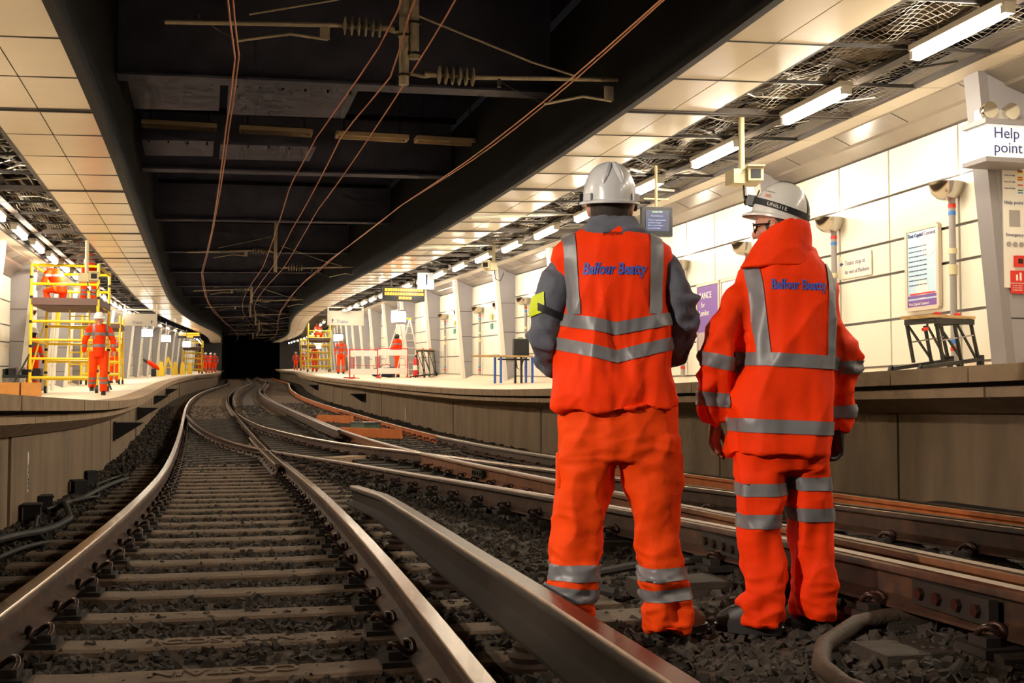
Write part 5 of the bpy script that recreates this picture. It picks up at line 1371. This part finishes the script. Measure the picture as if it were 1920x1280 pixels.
plank('timber block in the lower right corner beside the hose', 3.5, 2.42, .55, .24, .08, .0, gh(2.3)-.055, M_timber)
plank('timber end at the bottom right edge of the view', 2.66, 2.15, .5, .26, .07, .0, gh(2.1)-.04, M_timber)
plank('pale plank lying in the crossover between the tracks', 17.6, 1.75, .75, .30, .14, .9, None, M_conc)
for i, (s, off, rz, lb) in enumerate(((31.5, 3.15, .35, 'farther of two orange guard boards lying in the right-hand track'), (24.5, 3.05, .55, 'nearer orange guard board lying in the right-hand track'))):
    root = thing('guard_board', lb, 'board', W(s, off, gh(off)+.02), psi(s)+rz)
    b = MB(); b.hexa([Vector(p) for p in [(-.03, -1.1, 0), (.03, -1.1, 0), (-.03, 1.1, 0), (.03, 1.1, 0), (-.03, -1.05, .20), (.03, -1.05, .20), (-.03, .95, .20), (.03, .95, .20)]]); b.build('board', mat('orange_board', (206, 112, 44), .6, var=.2, scale=6.), root)
    for y in (-.7, .7):
        b = MB(); b.box((.05, y, .08), (.05, .04, .16)); b.build('bracket', M_plate, root)
pm = thing('point_machine', 'grey-green point machine box lying in the right-hand track', 'machine', W(26.6, 3.3, gh(3.3)), psi(26)+.4)
b = MB(); b.box((0, 0, .12), (.42, .6, .22)); b.build('case', mat('machine_green', (92, 112, 92), .6, var=.3, scale=8.), pm); b = MB(); b.tube([(-.2, 0, .1), (-.75, .1, .06)], .03, 8); b.build('drive_rod', M_steel, pm, True); b = MB(); b.box((0, 0, .245), (.46, .64, .03)); b.build('lid', M_steel, pm)
# fishplates bolted on the nearest crossover rails
for i, (fn_, s, lb) in enumerate(((fD1, 3.55, 'fishplate with a square hole on the crossover rail at the right edge'), (fD1, 5.35, 'bolted fishplate on the crossover rail behind the two men'), (lambda q: T(q)-g, 12.2, 'bolted block on the right-hand track rail beyond the vested man'))):
    of = fn_(s); root = thing('fishplate', lb, 'fishplate', W(s, of-.045, hr(s, of)-.085), psi(s))
    b = MB(); b.box((0, 0, 0), (.035, .46, .085)); b.build('plate', M_plate, root)
    for y in (-.17, -.06, .06, .17):
        b = MB(); b.lathe([(.022, -.035), (.022, -.015)], (0, y, 0), 6, 'x'); b.build('bolt', M_clip, root)
# steel brackets and cables by the platform walls
for i, (fn_, s, o, h, lb) in enumerate(((W, 20.2, -1.62, .30, 'black triangular bracket on the left platform wall, nearest'), (W, 27.8, -1.62, .34, 'second black triangular bracket on the left platform wall'), (W, 39, -1.62, .34, 'third black triangular bracket on the left platform wall'), (W, 50, -1.62, .34, 'farthest black triangular bracket on the left platform wall'), (WR, 38.2, 1.62, .42, 'black triangular bracket on the right platform wall, nearer'), (WR, 56, 1.62, .42, 'black triangular bracket on the right platform wall, farther'))):
    root = thing('wall_bracket', lb, 'bracket', fn_(s, o, h), psi(s)+(0 if fn_ is W else PI))
    b = MB(); b.hexa([Vector(p) for p in [(-.05, -.28, -.13), (-.02, -.28, -.13), (-.05, .28, .06), (-.02, .28, .06), (-.05, -.28, .13), (.38, -.28, .13), (-.05, .28, .13), (.38, .28, .13)]]); b.build('gusset', M_black, root)
    b = MB(); b.box((-.06, 0, 0), (.03, .62, .30)); b.build('back_plate', M_black, root)
for i, (pts, r, lb) in enumerate((
    ([(7.5, -1.62), (8.8, -1.35), (10, -1.28), (11.4, -1.5), (13, -1.42), (15, -1.2), (17, -1.45)], .026, 'thick black cable snaking along the foot of the left platform wall'),
    ([(7.2, -1.35), (8.2, -1.18), (9.4, -1.45), (10.2, -1.55)], .014, 'thin looping cable on the ballast at the far left'),
    ([(11, -1.6), (12.5, -1.3), (14.5, -1.5), (16, -1.25), (19, -1.5)], .014, 'thin cable crossing the ballast below the left wall'))):
    A_ = np.array(pts); t2 = np.linspace(0, len(pts)-1, len(pts)*7)
    b = MB(); b.tube([W(float(np.interp(t, range(len(pts)), A_[:, 0])), float(np.interp(t, range(len(pts)), A_[:, 1])), -.165+r+.02*math.sin(t*3)) for t in t2], r, 8)
    tag(b.build('cable', M_cable, None, True, origin=W(pts[0][0], pts[0][1], -.15)), lb, 'cable')
for i, s in enumerate((8.6, 10.3, 11.3, 13.6, 15.4)):
    b = MB(); b.box((0, 0, .07), (.13, .22, .14)); b.box((0, 0, .145), (.15, .24, .02)); o = b.build('trough_block', M_black, None, loc=W(s, -1.66+.05*(i % 2), -.2)); o.rotation_euler = (0, 0, psi(s)+.1*i)
    tag(o, '%s dark cable trough block standing by the left platform wall' % ('nearest', 'second', 'third', 'fourth', 'farthest')[i], 'block', 'trough blocks by the left wall')
b = MB(); b.tube([WR(q, 1.35+.05*math.sin(q), gh(T(q)+1.35)+.07) for q in srange(3, 7.6, .3)], [.02]+[.055]*14+[.02], 8)
tag(b.build('cable', M_cable, None, True, origin=WR(4, 1.35, 0)), 'heavy dark cable lying at the foot of the right platform wall', 'cable')
cb = MB(); cb.tube([W(4.95, 1.72, -.10), W(5.1, 1.62, -.09), W(5.3, 1.66, -.07), W(5.42, 1.95, -.05), W(5.45, 2.25, -.04), W(5.5, 2.45, -.03)], .022, 8)
tag(cb.build('bond_cable', M_cable, None, True, origin=W(5.2, 1.7, -.1)), 'black bonding cable bent to the crossover rail between the men', 'cable')
# stencilled panels on the platform walls
for fn_, s, o, lb, rz in ((W, 10.6, -1.698, 'white stencilled strip on the left platform wall', 1), (WR, 30.6, 1.685, 'white stencilled strip on the right platform wall', -1)):
    root = thing('wall_stencil', lb, 'marking', fn_(s, o, .10), psi(s))
    b = MB(); b.box((0, 0, .1), (.006, .045, .34)); b.build('strip', M_paper, root)
    me = text_mesh('COSTAIN', .05, .001); me.materials.append(M_navy); t_ = link('lettering', me, root, (.005*rz, .018*rz, -.05)); t_.rotation_euler = (PI/2, -PI/2*rz, PI/2*rz)
# cast lettering on the nearest sleepers
for i, s in enumerate((2.18, 2.81, 3.44, 4.07, 4.70)):
    me = text_mesh('COSTAIN', .12, .004, 0, .002, 'CENTER'); me.materials.append(M_sleeper)
    for o in [q for q in COL.objects if q.name.startswith('sleeper') and (q.location-W(s, 0, SL_TOP)).length < .12]:
        t_ = link('cast_lettering', me, o, (.05, .055 if i % 2 else -.055, -.010)); t_.rotation_euler = (0, 0, PI if i % 2 else 0)
bpy.data.scenes.remove(TMP)
